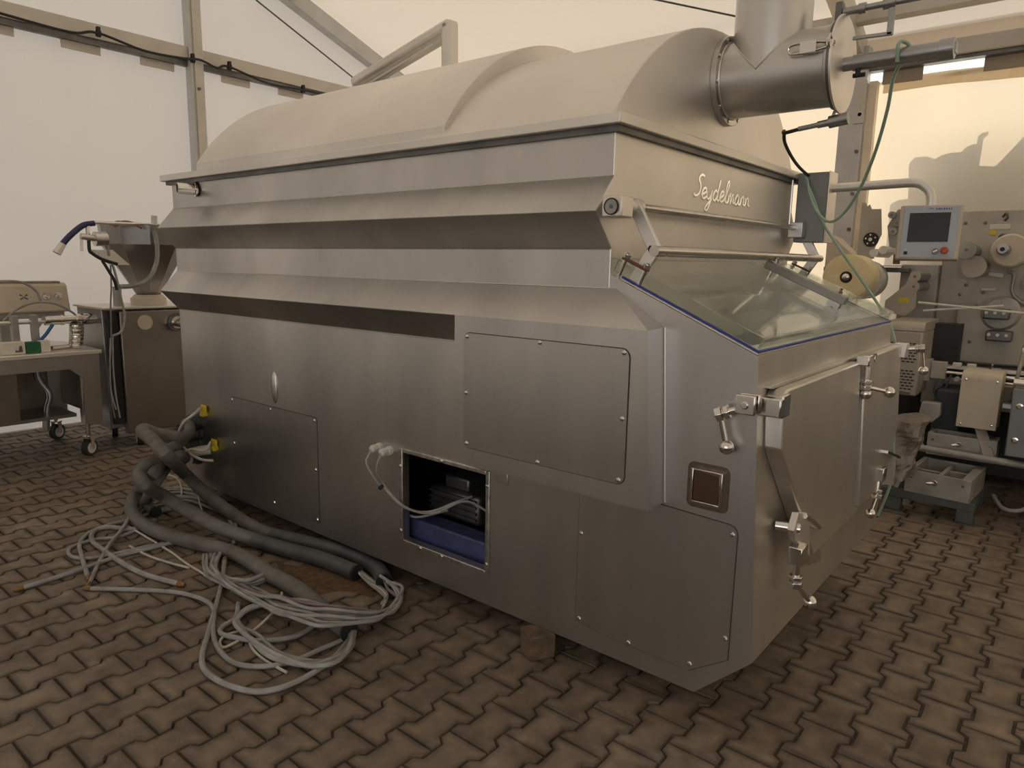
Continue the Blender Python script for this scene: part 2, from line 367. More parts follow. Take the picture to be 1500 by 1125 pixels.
for k, (nv, dep, x, y) in enumerate(cells):
    dz = random.uniform(-.0018, .0018); tx, ty = random.gauss(0, .006), random.gauss(0, .006); rz = PH + random.gauss(0, .006)
    if k < 300:
        o = bpy.data.objects.new('paver', pm); COL.objects.link(o); o.parent = fl; o.location = Vector((x, y, dz)) - ORG[fl]; o.rotation_euler = (tx, ty, rz)
    else:
        c, s_ = math.cos(rz), math.sin(rz)
        rb.add([(x + a * c - b_ * s_, y + a * s_ + b_ * c, z + dz + a * ty + b_ * tx) for a, b_, z in PV], PF); rd += PD
me = paver_mesh('paver_field', rb.v, rb.f, rd); o = bpy.data.objects.new('paver_field', me); COL.objects.link(o); o.parent = fl; o.location = -ORG[fl]; o['kind'] = 'stuff'

# ================================================================ MAIN MACHINE
XL, XU, W1 = -3.4914, -.5052, 1.712
Z = dict(b=.0955, r1t=1.7388, r1=1.624, r1b=1.5101, r2t=1.3817, r2=1.265, r2b=1.151, rim=1.891, top=1.9257, bx=.7037, c=1.2056)
P1, P2 = .1002, .108
XB0, XB1, XB1b = -1.103, -.2993, -.267
def fx(z): return .053 * (Z['c'] - z) / .936          # the front leans out slightly towards the floor
MM = thing('mixer_grinder', (-1.75, .86, Z['b']), 'huge stainless steel food processing machine with ribbed sides, domed hood and hinged front doors', 'machine')
SCREWM = mesh_of('screw', B().lathe((0, 0, 0), (0, -1, 0), [(0, .0085), (.002, .0085), (.005, .006), (.006, .002)], 8), CHROME)
SCREWX = mesh_of('screw_front', B().lathe((0, 0, 0), (1, 0, 0), [(0, .0085), (.002, .0085), (.005, .006), (.006, .002)], 8), CHROME)
# ---- lower casing, near side with the open service hatch
HX0, HX1, HZ0, HZ1 = -1.512, -1.028, .243, .640
b = B()
def sq(x0, x1, z0, z1): b.quad((x0, 0, z0), (x1, 0, z0), (x1, 0, z1), (x0, 0, z1))
sq(XL, HX0, Z['b'], Z['r2b']); sq(HX0, HX1, HZ1, Z['r2b']); sq(HX0, HX1, Z['b'], HZ0); sq(HX1, XU, Z['b'], Z['r2b'])
b.quad((XU, 0, Z['b']), (-.126, 0, Z['b']), (fx(.269), 0, .269), (0, 0, Z['c']), (XU, 0, 1.427))
T_ = .012
sq2 = lambda x0, x1, z0, z1: b.quad((x0, T_, z0), (x1, T_, z0), (x1, T_, z1), (x0, T_, z1))
for q in ((HX0, HX0, HZ0, HZ1), (HX1, HX1, HZ0, HZ1)): b.quad((q[0], 0, HZ0), (q[0], 0, HZ1), (q[0], .03, HZ1), (q[0], .03, HZ0))
for z in (HZ0, HZ1): b.quad((HX0, 0, z), (HX1, 0, z), (HX1, .03, z), (HX0, .03, z))
# far side, rear end, underside, front chamfer
WB, WT = 1.56, 1.709
b.quad((XL, W1, .0955), (-.126, WB, .0955), (fx(.269), WB, .269), (fx(.57), WT, .57), (0, WT, Z['c']), (XU, WT, 1.427), (XL, W1, 1.427))
b.quad((XL, 0, Z['b']), (XL, W1, Z['b']), (XL, W1, 1.427), (XL, 0, Z['r2b']))
b.quad((XL, 0, Z['b']), (-.126, 0, Z['b']), (-.126, WB, Z['b']), (XL, W1, Z['b']))
b.quad((-.126, 0, Z['b']), (fx(.269), 0, .269), (fx(.269), WB, .269), (-.126, WB, Z['b']))
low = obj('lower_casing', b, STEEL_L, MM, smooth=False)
obj('chute_front', B().quad((fx(.269), 0, .269), (0, 0, Z['c']), (0, WT, Z['c']), (fx(.57), WT, .57), (fx(.269), WB, .269)), STEEL_F_LIT, MM, smooth=False)
# ---- chute rim and inside
SL = (1.427 - Z['c']) / XU                             # slope of the chute mouth
def cz(x): return Z['c'] + SL * x
b = B(); tk = .05
for (x0, x1, y0, y1) in ((XU, 0, 0, tk), (XU, 0, WT - tk, WT), (-tk, 0, tk, WT - tk)):
    b.quad((x0, y0, cz(x0)), (x1, y0, cz(x1)), (x1, y1, cz(x1)), (x0, y1, cz(x0)))
obj('chute_rim', b, STEEL2, low, smooth=False)
b = B()
i0, i1, iy0, iy1 = XU, -tk, tk, WT - tk
b.quad((i0, iy0, cz(i0)), (i1, iy0, cz(i1)), (i1 - .05, iy0 + .06, .72), (i0, iy0 + .06, .72))
b.quad((i0, iy1, cz(i0)), (i1, iy1, cz(i1)), (i1 - .05, iy1 - .06, .72), (i0, iy1 - .06, .72))
b.quad((i1, iy0, cz(i1)), (i1, iy1, cz(i1)), (i1 - .05, iy1 - .06, .72), (i1 - .05, iy0 + .06, .72))
b.quad((i0, iy0 + .06, .72), (i1 - .05, iy0 + .06, .72), (i1 - .05, iy1 - .06, .72), (i0, iy1 - .06, .72))
obj('chute_lining', b, STEEL2, low, smooth=False)
# ---- upper body: ribbed tub
prof = [(0, Z['r2b']), (-P2, Z['r2']), (0, Z['r2t']), (0, Z['r1b']), (-P1, Z['r1']), (0, Z['r1t']), (0, Z['rim'])]
full = prof + [(W1 - y, z) for y, z in prof[::-1]]
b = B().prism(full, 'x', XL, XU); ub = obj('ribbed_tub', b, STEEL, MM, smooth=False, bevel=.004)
ub.data.materials.append(STEEL2)  # end faces in paler steel, standing in for brighter reflected light
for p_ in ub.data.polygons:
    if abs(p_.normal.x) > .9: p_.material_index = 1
b = B().quad((XU - .002, 0.02, .73), (XU - .002, W1 - .02, .73), (XU - .002, W1 - .02, Z['r2b'] + .01), (XU - .002, .02, Z['r2b'] + .01)); obj('tub_front_plate', b, STEEL, ub, smooth=False)
for z in (Z['r2t'], Z['r1t']): obj('fold_line', B().cyl((XL, -.0005, z), (XU, -.0005, z), .003, 6), WELD, ub)
obj('fold_line', B().cyl((XL, -.0005, Z['r2b']), (XB0, -.0005, Z['r2b']), .0025, 6), WELD, ub)
# ---- box cover running on from the lower rib
b = B()
f0, f1, f1b = (XB0, -P2, Z['r2']), (XB1, -P2, Z['r2']), (XB1b, -P2, Z['bx'])
f0b = (XB0, -P2, Z['bx'] - .0)
b.quad(f0, f1, f1b, f0b)                                                    # front
b.quad(f0, (XB0, 0, Z['r2t']), (-.48, 0, Z['r2t'] + .001), f1)              # sloping top
b.quad((-.48, 0, Z['r2t'] + .001), (XB1, 0, Z['r2'] + .004), f1)            # hip
b.quad(f1, (XB1, 0, Z['r2'] + .004), (XB1b, 0, Z['bx'] + .004), f1b)        # right side
b.quad(f0b, f1b, (XB1b, 0, Z['bx'] + .004), (XB0, 0, Z['bx'] + .004))       # bottom
b.quad(f0, f0b, (XB0, 0, Z['bx']), (XB0, 0, Z['r2t']))                      # left side
bc = obj('side_box_cover', b, STEEL, MM, smooth=False, bevel=.006)
obj('weld_seam', B().tube([(XB1 + .002, -.002, Z['r2'] + .004), (XB1b + .002, -.002, Z['bx'] + .004)], .004, 6), WELD, bc)
def panel(x0, x1, z0, z1, y, screws, parent=MM, r=.03, poly=None, m=PANEL, name='cover_panel', label=None):
    pl = poly or rrect(x0, x1, z0, z1, r)
    o = obj(name, B().prism(inset(pl, .0028), 'y', y - .0042, y - .0005), m, parent, label=label)
    obj('panel_gap', B().prism(pl, 'y', y - .0013, y + .001), SEAM, o)
    for sx, sz in screws: inst('screw', SCREWM, (sx, y - .0042, sz), o)
    return o
panel(-1.054, -.353, .768, 1.206, -P2, [(-1.035, 1.19), (-.70, 1.196), (-.374, 1.192), (-.372, .984), (-.376, .784), (-.70, .779), (-1.035, .787), (-1.038, .98)], bc, label='rounded cover plate on the side box')
poly = [(-.594, .73), (-.594, .18), (-.40, .165), (-.145, .165), (-.02, .25), (-.018, .66)] + [(-.018 - .03 * (1 - math.cos(math.radians(a))), .66 + .03 * math.sin(math.radians(a))) for a in (30, 60, 90)] + [(-.30, .70)]
panel(0, 0, 0, 0, 0, [(-.58, .52), (-.575, .196), (-.37, .178), (-.145, .19), (-.035, .32), (-.036, .66)], MM, poly=poly, label='lower cover plate with one cut corner')
panel(-2.945, -2.138, .150, .697, 0, [(-2.925, .68), (-2.54, .68), (-2.155, .68), (-2.155, .17), (-2.54, .17), (-2.155, .43), (-2.925, .43)], MM, r=.015, m=mat('rear_panel_steel', (.47, .455, .44), .36, 1.0, var=.15, scale=4), label='darker cover plate near the cable glands')
# square nameplate with burnt weld around it
np_ = obj('name_plate', B().box(-.168, -.082, -.012, 0, .742, .836), mat('brown_reflection_plate', (.16, .10, .065), .3, .8), MM, bevel=.003)  # the brown imitates a reflection, painted into the plate colour
fr = B()
for q in ((-.176, -.168, .734, .844), (-.082, -.074, .734, .844), (-.168, -.082, .734, .742), (-.168, -.082, .836, .844)): fr.box(q[0], q[1], -.016, 0, q[2], q[3])
obj('plate_frame', fr, CHROME, np_, bevel=.002)
obj('heat_stain', B().prism(rrect(-.192, -.056, .716, .862, .02), 'y', -.0012, 0), mat('heat_tint', (.20, .16, .13), .4, .9, var=.3, scale=25), np_)
# ---- service hatch: frame, dark inside, motor, blue beam
fr = B(); X0, X1, Z0_, Z1_ = -1.533, -1.008, .223, .658
for q in ((X0, HX0, Z0_, Z1_), (HX1, X1, Z0_, Z1_), (HX0, HX1, Z0_, HZ0), (HX0, HX1, HZ1, Z1_)): fr.box(q[0], q[1], -.010, .0, q[2], q[3])
hf = obj('hatch_frame', fr, mat('scuffed_frame', (.56, .54, .50), .38, 1, var=.35, scale=30), MM, bevel=.003)
for q in ((X0 + .01, Z1_ - .08), (X0 + .01, Z0_ + .06), (X1 - .01, Z1_ - .06), (X1 - .01, Z0_ + .05), (-1.27, Z0_ + .01), (-1.27, Z1_ - .008), (-1.4, Z0_ + .01)):
    inst('screw', SCREWM, (q[0], -.010, q[1]), hf)
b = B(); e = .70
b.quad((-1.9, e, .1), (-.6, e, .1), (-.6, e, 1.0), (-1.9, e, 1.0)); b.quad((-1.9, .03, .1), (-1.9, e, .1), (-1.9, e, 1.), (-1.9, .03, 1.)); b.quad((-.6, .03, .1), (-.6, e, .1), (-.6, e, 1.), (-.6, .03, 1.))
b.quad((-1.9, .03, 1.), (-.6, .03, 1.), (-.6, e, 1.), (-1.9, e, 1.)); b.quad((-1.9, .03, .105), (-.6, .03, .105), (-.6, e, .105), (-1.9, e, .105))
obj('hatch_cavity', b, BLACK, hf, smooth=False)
bl = obj('base_beam', B().box(-1.75, -.75, .06, .16, .155, .318), BLUE, MM, bevel=.008, label='scratched blue painted beam inside the hatch')
mo = obj('drive_motor', B().box(-1.56, -1.25, .20, .46, .30, .44), DKSTEEL, MM, bevel=.02)
for k in range(4): obj('cooling_fin', B().box(-1.55, -1.26, .188, .20, .33 + k * .028, .340 + k * .028), DKSTEEL, mo)
obj('terminal_box', B().box(-1.48, -1.33, .22, .40, .44, .50), DKSTEEL, mo, bevel=.01)
for gx_, gz_ in ((-1.665, .635), (-1.60, .632)):
    g_ = obj('cable_gland', B().lathe((gx_, 0, gz_), (0, -1, 0), [(0, .021), (.018, .021), (.02, .017), (.034, .017), (.036, .019), (.052, .017), (.055, .008)], 10), WHITEP, MM)
for pts in ([(-1.665, -.05, .63), (-1.662, -.085, .58), (-1.625, -.06, .50), (-1.60, -.04, .47), (-1.50, -.01, .395), (-1.42, .06, .375), (-1.33, .14, .42), (-1.29, .20, .44)],
            [(-1.60, -.05, .628), (-1.603, -.075, .56), (-1.60, -.035, .475), (-1.49, -.015, .40), (-1.40, .07, .37), (-1.28, .16, .43), (-1.12, .2, .36)],
            [(-1.58, .03, .36), (-1.50, .06, .33), (-1.40, .16, .36)]):
    obj('hatch_wire', B().tube(spline(pts, 6), .0055, 7), CABLE, MM)
obj('wire_tie', B().cyl((-1.612, -.052, .478), (-1.606, -.045, .468), .014, 8), BLACK, MM)
# small bracket remains and dent
obj('cut_bracket', B().box(-.988, -.92, -.006, 0, .622, .668), PANEL, MM, bevel=.002)
for x_, z_ in ((-1.13, .665), (-1.04, .676), (-1.02, .676), (-.905, .685)): obj('weld_stub', B().box(x_, x_ + .006, -.008, 0, z_, z_ + .022), DKSTEEL, MM)
dn = B().lathe((0, 0, 0), (0, -1, 0), [(0, .05), (.006, .045), (.012, .028), (.013, .004)], 16)
dn.v = [Vector((v.x * .55 - 2.50, v.y, v.z * 1.7 + .80)) for v in dn.v]; obj('dented_bulge', dn, STEEL, MM, ang=2)
# ---- rim and hoods
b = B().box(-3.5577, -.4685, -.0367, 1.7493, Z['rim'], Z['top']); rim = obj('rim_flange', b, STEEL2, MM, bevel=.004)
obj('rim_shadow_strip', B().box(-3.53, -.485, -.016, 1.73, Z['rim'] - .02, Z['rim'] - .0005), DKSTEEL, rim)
YC = .86
def hood(R, zc_, zbase, x0, x1, m, name, lip=0.0, n=48):
    half = math.sqrt(max(0, R * R - (zbase + lip - zc_) ** 2)); a0 = math.acos(half / R)
    arc = [(YC - R * math.cos(a0 + (math.pi - 2 * a0) * k / n), zc_ + R * math.sin(a0 + (math.pi - 2 * a0) * k / n)) for k in range(n + 1)]
    poly = arc[::-1]
    if lip: poly = poly + [(YC - half, zbase), (YC + half, zbase)]
    return obj(name, B().prism(poly, 'x', x0, x1), m, MM, ang=.5, bevel=.004)
hood(1.06, 1.305, 1.926, -1.40, -.52, STEEL2, 'front_hood')
rh = hood(1.003, 1.43, 1.9265, -3.225, -1.286, STEEL2, 'rear_hood', lip=.048)
obj('hood_gap', B().box(-3.222, -1.288, YC - .838, YC + .838, 1.9255, 1.9305), SEAM, rh)
obj('base_plinth', B().box(-.62, -.512, .0, 1.71, 1.9257, 1.930), STEEL2, rim)
# ---- exhaust tee, lid and actuators
PY, PZ, PR = .86, 2.19, .141
fl_ = obj('pipe_flange', B().ring((-.52, PY, PZ), (1, 0, 0), PR - .005, .168, .022, 40), STEEL, MM, bevel=.002)
for k in range(10):
    a = 2 * math.pi * (k + .3) / 10; inst('screw', SCREWX, (-.498, PY + .155 * math.cos(a), PZ + .155 * math.sin(a)), fl_)
pp = obj('exhaust_pipe', B().lathe((-.515, PY, PZ), (1, 0, 0), [(0, PR), (.40, PR), (.405, PR + .010), (.418, PR + .012), (.42, PR)], 48), STEEL, MM, label='short horizontal exhaust pipe')
obj('weld_ring', B().lathe((-.497, PY, PZ), (1, 0, 0), [(0, PR), (0, PR + .006), (.006, PR + .004), (.008, PR)], 40), WELD, pp)
# vertical stack cut to a mitre so it meets the pipe of equal bore
XS = -.352; b = B(); seg = 48; lo = []; hi = []
for k in range(seg):
    a = 2 * math.pi * k / seg; yy = math.cos(a) * PR; lo.append((XS + PR * math.sin(a), PY + yy, PZ + math.sqrt(max(0, PR * PR - yy * yy)) - .002)); hi.append((XS + PR * math.sin(a), PY + yy, 3.35))
b.add(lo + hi, [(k, (k + 1) % seg, seg + (k + 1) % seg, seg + k) for k in range(seg)] + [tuple(range(seg, 2 * seg))])
st = obj('exhaust_stack', b, STEEL, MM, label='vertical exhaust stack rising from the pipe')
obj('mitre_weld', B().tube([Vector(p) for p in lo] + [Vector(lo[0])], .0035, 6), WELD, st)
XD = -.088
obj('lid_gasket', B().ring((XD - .012, PY, PZ), (1, 0, 0), PR - .01, .157, .010, 40), DKSTEEL, MM)
ld = obj('pipe_lid', B().lathe((XD, PY, PZ), (1, 0, 0), [(0, .168), (.007, .168), (.008, .166)], 56), STEEL2, MM, bevel=.001, label='round hinged lid closing the pipe')
obj('lid_clamp_block', B().box(XD - .015, XD + .01, PY - .16, PY - .13, PZ + .03, PZ + .06), CHROME, ld, bevel=.003)
cl = B().tube(spline([(XD - .01, PY - .150, PZ + .045), (XD - .06, PY - .157, PZ + .052), (XD - .13, PY - .157, PZ + .052), (XD - .142, PY - .155, PZ + .038), (XD - .13, PY - .155, PZ + .022), (XD - .06, PY - .155, PZ + .022), (XD - .01, PY - .150, PZ + .03)], 5), .0045, 8)
cl.box(XD - .10, XD - .045, PY - .166, PY - .145, PZ + .018, PZ + .056); obj('over_centre_clip', cl, CHROME, ld)
lp = [Vector((XD + .0, PY - .165 + .0, PZ + .045)) + Vector((0, -.012 * math.cos(t * .7), .022 * math.sin(t * .7))) for t in range(10)]
obj('clip_ring', B().tube(lp, .004, 6), CHROME, ld)
ac = obj('lid_cylinder', B().lathe((XD + .008, PY, PZ), (1, 0, 0), [(0, .024), (.03, .024), (.032, .028), (.30, .028), (.302, .034), (.345, .034), (.347, .030), (.35, .01)], 20), ALU, MM, label='grey pneumatic cylinder on the lid centre')
obj('end_cap_ports', B().box(XD + .356, XD + .36, PY - .016, PY + .016, PZ - .018, PZ + .018), WHITEP, ac)
obj('port_fitting', B().cyl((XD + .06, PY - .01, PZ - .024), (XD + .06, PY - .01, PZ - .05), .009, 8).cyl((XD + .045, PY - .01, PZ - .046), (XD + .085, PY - .01, PZ - .046), .008, 8), BLACK, ac)
a2 = obj('hinge_rod', B().lathe((XD - .01, PY, PZ + .182), (1, 0, 0), [(0, .014), (.05, .014), (.051, .018), (.075, .018), (.076, .011), (.13, .011), (.131, .019), (.17, .019), (.171, .011), (.55, .011)], 14), ALU, MM)
obj('hinge_block', B().box(XD - .035, XD - .012, PY - .018, PY + .018, PZ + .145, PZ + .215), DKSTEEL, a2, bevel=.003)
obj('lid_arm', B().obox((XD + .15, PY, PZ + .17), (XD + .15, PY, PZ + .075), .014, .02, (1, 0, 0)).obox((XD + .158, PY, PZ + .08), (XD + .03, PY, PZ + .085), .014, .012), ALU, a2, bevel=.002)
sw = obj('limit_switch', B().cyl((XD - .06, PY - .02, PZ - .205), (XD - .015, PY - .02, PZ - .200), .013, 12).cyl((XD - .02, PY - .02, PZ - .200), (XD + .045, PY - .02, PZ - .192), .022, 14).cyl((XD - .015, PY - .01, PZ - .19), (XD - .008, PY - .005, PZ - .16), .006, 8).cyl((XD - .13, PY - .02, PZ - .213), (XD - .05, PY - .02, PZ - .204), .009, 10), ALU, MM)
obj('sensor_cable', B().tube(spline([(XD - .12, PY - .02, PZ - .212), (XD - .18, PY - .02, PZ - .222), U(1149, 193, y=.95), U(1150, 210, y=1.1), U(1163, 235, y=1.35), U(1178, 252, y=1.6), U(1196, 265, y=1.74)], 7), .007, 8), BLACK, MM)
# ---- mounting bracket on the hood (triangular frame)
fy = 1.35
def Lf(px, py): return U(px, py, y=fy)
t1, t0 = Lf(659, 36), Lf(659, 120); l1, l0 = Lf(520, 122), Lf(520, 150)
fr = obj('hood_frame_post', B().obox((t0.x, fy, 2.25), (t1.x, fy, t1.z + .02), .085, .085, (0, 1, 0)), STEEL2, MM, bevel=.02, label='bent square tube frame standing on the hood')
obj('hood_frame_arm', B().obox(t1 + Vector((.02, 0, 0)), l1, .085, .062), STEEL2, fr, bevel=.018)
obj('hood_frame_rail', B().obox(t1 + Vector((-.03, 0, -.075)), l1 + Vector((.10, 0, -.045)), .05, .03), STEEL, fr, bevel=.008)
obj('hood_frame_foot', B().obox((l1.x + .02, fy, 2.20), (l1.x + .02, fy, l1.z + .02), .06, .05, (0, 1, 0)), STEEL2, fr, bevel=.01)
obj('hood_frame_stub', B().obox(Lf(553, 114), Vector((Lf(548, 128).x, fy, 2.22)), .03, .03, (0, 1, 0)), STEEL, fr, bevel=.005)
# ---- overflow stub and small fittings on the rear end of the near side
sb = obj('overflow_stub', B().lathe((-3.20, 0, 1.832), (-.25, -1, 0), [(0, .040), (.012, .040), (.013, .030), (.10, .030), (.1005, .026), (.05, .026)], 20), CHROME, MM)
obj('stub_bore', B().cyl((-3.212, -.05, 1.832), (-3.222, -.092, 1.832), .0262, 16), BLACK, sb)
e_ = obj('rear_bracket', B().box(-3.56, -3.49, .05, .09, 1.80, 1.87).box(-3.56, -3.54, .04, .06, 1.82, 1.85), DKSTEEL, MM, bevel=.003)
obj('rear_elbow', B().tube(spline([(-3.49, .06, 1.76), (-3.56, .05, 1.775), (-3.575, .05, 1.72), (-3.55, .05, 1.68)], 5), .009, 8), BLACK, MM)
obj('rear_fitting', B().box(-3.58, -3.52, .03, .08, 1.64, 1.69), DKSTEEL, MM, bevel=.006)
# ---- yoke (two round bars and flat arms) that lifts the clear lid
ZB1, XB1_, ZB2, XB2_ = 1.655, -.452, 1.503, -.35
blk = obj('pivot_block', B().box(-.484, -.412, -.10, -.03, 1.602, 1.667), STEEL2, MM, bevel=.005)
obj('pivot_disc', B().cyl((-.448, -.100, 1.634), (-.448, -.104, 1.634), .024, 24), GREYM, blk)
obj('pivot_ring', B().ring((-.448, -.1015, 1.634), (0, -1, 0), .022, .0255, .004, 28), BLACK, blk)
obj('pivot_centre', B().cyl((-.448, -.104, 1.634), (-.448, -.107, 1.634), .006, 10), DKSTEEL, blk)
yk = obj('lifting_bar', B().cyl((XB1_, -.03, ZB1 - .012), (XB1_, 1.69, ZB1), .0135, 16), ROD, MM)
obj('bar_sleeve', B().cyl((XB1_, -.028, ZB1 - .012), (XB1_, .07, ZB1 - .012), .027, 18), STEEL2, yk)
yk2 = obj('handle_bar', B().cyl((XB2_, .0, ZB2), (XB2_, 1.72, ZB2 + .004), .017, 16), ROD, MM)
for yy in (.03, 1.69):
    obj('yoke_arm', B().obox((XB1_ + .005, yy, ZB1), (XB2_ - .01, yy, ZB2), .018, .042, (1, 0, 0)), STEEL2, yk, bevel=.003)
    obj('yoke_arm', B().obox((XB2_ - .01, yy - .0, ZB2 + .012), (XB2_ - .085, yy, ZB2 - .105), .018, .042, (1, 0, 0)), STEEL2, yk2, bevel=.003)
obj('end_lug', B().box(XB1_ - .03, XB1_ + .04, 1.605, 1.655, ZB1 - .05, ZB1 + .025), STEEL, yk, bevel=.004)
# ---- clear lid over the chute
nrm = Vector((-SL, 0, 1)).normalized(); dn_ = Vector((1, 0, SL)).normalized()
def LP(s, y, h): return Vector((XU, y, 1.427)) + dn_ * s + nrm * h
LS = (Vector((0, 0, Z['c'])) - Vector((XU, 0, 1.427))).length
def slab(s0, s1, y0, y1, h0, h1):
    vs = [LP(s, y, h) for s in (s0, s1) for y in (y0, y1) for h in (h0, h1)]
    return B().add(vs, [(0, 1, 3, 2), (4, 6, 7, 5), (0, 4, 5, 1), (2, 3, 7, 6), (0, 2, 6, 4), (1, 5, 7, 3)])
lid = obj('clear_lid', slab(.0, LS - .01, .012, 1.70, .050, .058), ACRYL, MM, bevel=.002, label='clear acrylic lid over the chute with blue seal')
for q in ((.0, LS - .01, .012, .022), (.0, LS - .01, 1.69, 1.70), (LS - .02, LS - .01, .022, 1.69)):
    obj('lid_wall', slab(*q, .014, .050), ACEDGE, lid)
for h in (.0045, .0115):
    for q in ((.04, LS - .004, .004, .014), (.04, LS - .004, 1.698, 1.708), (LS - .014, LS - .004, .014, 1.698)):
        obj('lid_seal', slab(*q, h - .003, h + .002), GASKET if h > .005 else WHITEP, lid, bevel=.001)
def ribbar(s0, s1, y, wd, h0, h1, m, name): return obj(name, slab(s0, s1, y - wd / 2, y + wd / 2, h0, h1), m, lid, bevel=.003)
for y in (1.06,):
    rb_ = ribbar(.10, .46, y, .045, .078, .112, GREYM, 'lid_bar')
    for s in (.13, .42): obj('lid_bolt', B().cyl(LP(s, y, .112), LP(s, y, .124), .013, 8).cyl(LP(s, y, .05), LP(s, y, .136), .008, 8), CHROME, lid)
    obj('lid_bar_foot', slab(.40, .45, y - .02, y + .02, .056, .078), STEEL, lid)
for y in (.012, 1.66):
    s2 = ribbar(.015, .115, y, .022, .062, .070, MAROON, 'clamp_strap')
    for s in (.025, .105):
        obj('clamp_bolt', B().cyl(LP(s, y, -.02 if y < .5 else .04), LP(s, y, .078), .0065, 10).cyl(LP(s, y, .070), LP(s, y, .082), .012, 6).cyl(LP(s, y, .082), LP(s, y, .088), .007, 8).cyl(LP(s, y, -.022 if y < .5 else .05), LP(s, y, -.012 if y < .5 else .058), .011, 6), CHROME, s2)
    obj('clamp_end', slab(-.02, .03, y - .010, y + .012, .0, .055), ACRYL, lid, bevel=.008)
# inside the chute: paddle, and a plate added to imitate bright reflections
obj('chute_paddle', B().obox((-.40, .9, .80), (-.12, 1.35, 1.02), .12, .02), STEEL2, MM, bevel=.003)
obj('chute_reflection_plate', B().quad((-.44, .35, .95), (-.10, .35, .86), (-.10, .85, .86), (-.44, .85, .95)), STEEL2, MM)
# ---- etched script lettering on the tub front
L_ = {
 'S': [[(.55, .95), (.42, 1.0), (.28, .92), (.25, .78), (.36, .62), (.40, .42), (.30, .18), (.10, .10), (.02, .22)]],
 'e': [[(.0, .18), (.22, .30), (.30, .42), (.20, .50), (.08, .40), (.05, .20), (.15, .05), (.34, .14)]],
 'y': [[(.02, .42), (.05, .15), (.14, .06), (.28, .20), (.34, .46)], [(.34, .46), (.28, .0), (.16, -.38), (.02, -.40), (.04, -.25), (.36, .10)]],
 'd': [[(.30, .38), (.18, .48), (.04, .32), (.06, .10), (.18, .06), (.30, .28), (.42, .98)], [(.42, .98), (.33, .25), (.36, .06), (.46, .12)]],
 'l': [[(.0, .14), (.22, .62), (.26, .92), (.18, .98), (.12, .72), (.10, .20), (.18, .05), (.30, .14)]],
 'm': [[(.02, .44), (.04, .05)], [(.04, .10), (.12, .40), (.20, .44), (.22, .05)], [(.22, .10), (.30, .40), (.38, .44), (.40, .12), (.50, .10)]],
 'a': [[(.30, .40), (.18, .48), (.04, .30), (.06, .10), (.16, .05), (.28, .24), (.32, .44)], [(.32, .44), (.30, .10), (.42, .10)]],
 'n': [[(.02, .44), (.04, .05)], [(.04, .10), (.14, .42), (.26, .42), (.27, .12), (.38, .10)]]}
adv = {'S': .48, 'e': .33, 'y': .40, 'd': .45, 'l': .27, 'm': .50, 'a': .42, 'n': .38}
HT = .098; word = 'Seydelmann'; tw = sum(adv[c] for c in word); yk0, yk1 = .575, 1.142
xx = 0; lt = None
for c in word:
    b = B()
    for stt in L_[c]:
        pts = []
        for (u_, v_) in stt:
            yy = yk0 + (xx + u_ + .10 * v_) / tw * (yk1 - yk0); zz = 1.715 + v_ * HT * .95 - .0 * u_; pts.append((XU + .0015, yy, zz))
        b.tube(spline(pts, 4), .0055, 8)
    for v in b.v: v.x = XU + .0012 + (v.x - XU - .0015) * .07
    obj('letter', b, ETCH, MM); xx += adv[c]
# ---- front doors
def fpt(y, z, h): return (fx(z) + h, y, z)
def door(poly, h0, h1, name, label=None):
    n = len(poly); b = B(); b.add([fpt(y, z, h0) for y, z in poly] + [fpt(y, z, h1) for y, z in poly], [tuple(range(n))[::-1], tuple(range(n, 2 * n))] + [(i, (i + 1) % n, n + (i + 1) % n, n + i) for i in range(n)])
    return obj(name, b, STEEL_F_LIT, MM, label=label, bevel=.006)
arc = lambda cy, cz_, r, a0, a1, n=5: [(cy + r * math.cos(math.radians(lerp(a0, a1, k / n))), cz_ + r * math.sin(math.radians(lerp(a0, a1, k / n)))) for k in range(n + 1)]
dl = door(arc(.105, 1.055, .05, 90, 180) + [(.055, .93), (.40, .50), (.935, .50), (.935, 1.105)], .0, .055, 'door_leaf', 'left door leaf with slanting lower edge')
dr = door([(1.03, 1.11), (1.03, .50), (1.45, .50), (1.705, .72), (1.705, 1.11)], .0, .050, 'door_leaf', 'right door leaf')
obj('door_post', B().prism([(fx(1.1) - .01, 1.1), (fx(1.1) + .008, 1.1), (fx(.5) + .008, .5), (fx(.5) - .01, .5)], 'y', .938, 1.027), STEEL_L, MM)
obj('door_lip', B().obox((.012, .06, 1.112), (.012, 1.70, 1.112), .03, .012), STEEL, MM, bevel=.002)
hb = obj('hinge_pin', B().cyl((.062, .98, .51), (.055, .98, .63), .017, 14).cyl((.055, .98, .625), (.053, .98, .66), .022, 12), CHROME, MM)
def latch(name, c, ax, hand, ball, parent=MM, bl_=.05):
    """swing bolt: forked block at c, threaded rod along ax, lever to hand end with ball"""
    c = Vector(c); ax = Vector(ax).normalized(); hand = Vector(hand)
    e1 = c + ax * .085
    o = obj(name, B().cyl(c, e1, .0115, 12), CHROME, parent)
    obj('latch_nut', B().cyl(c + ax * .052, c + ax * .066, .023, 6).cyl(c + ax * .072, c + ax * .092, .024, 6).cyl(c + ax * .066, c + ax * .072, .016, 12), CHROME, o, bevel=.002)
    obj('latch_lever', B().cyl(e1 - ax * .005, hand, .0075, 10, .0085), CHROME, o)
    obj('lever_ball', B().ball(hand, .0225, 16, 10), CHROME, o)
    return o
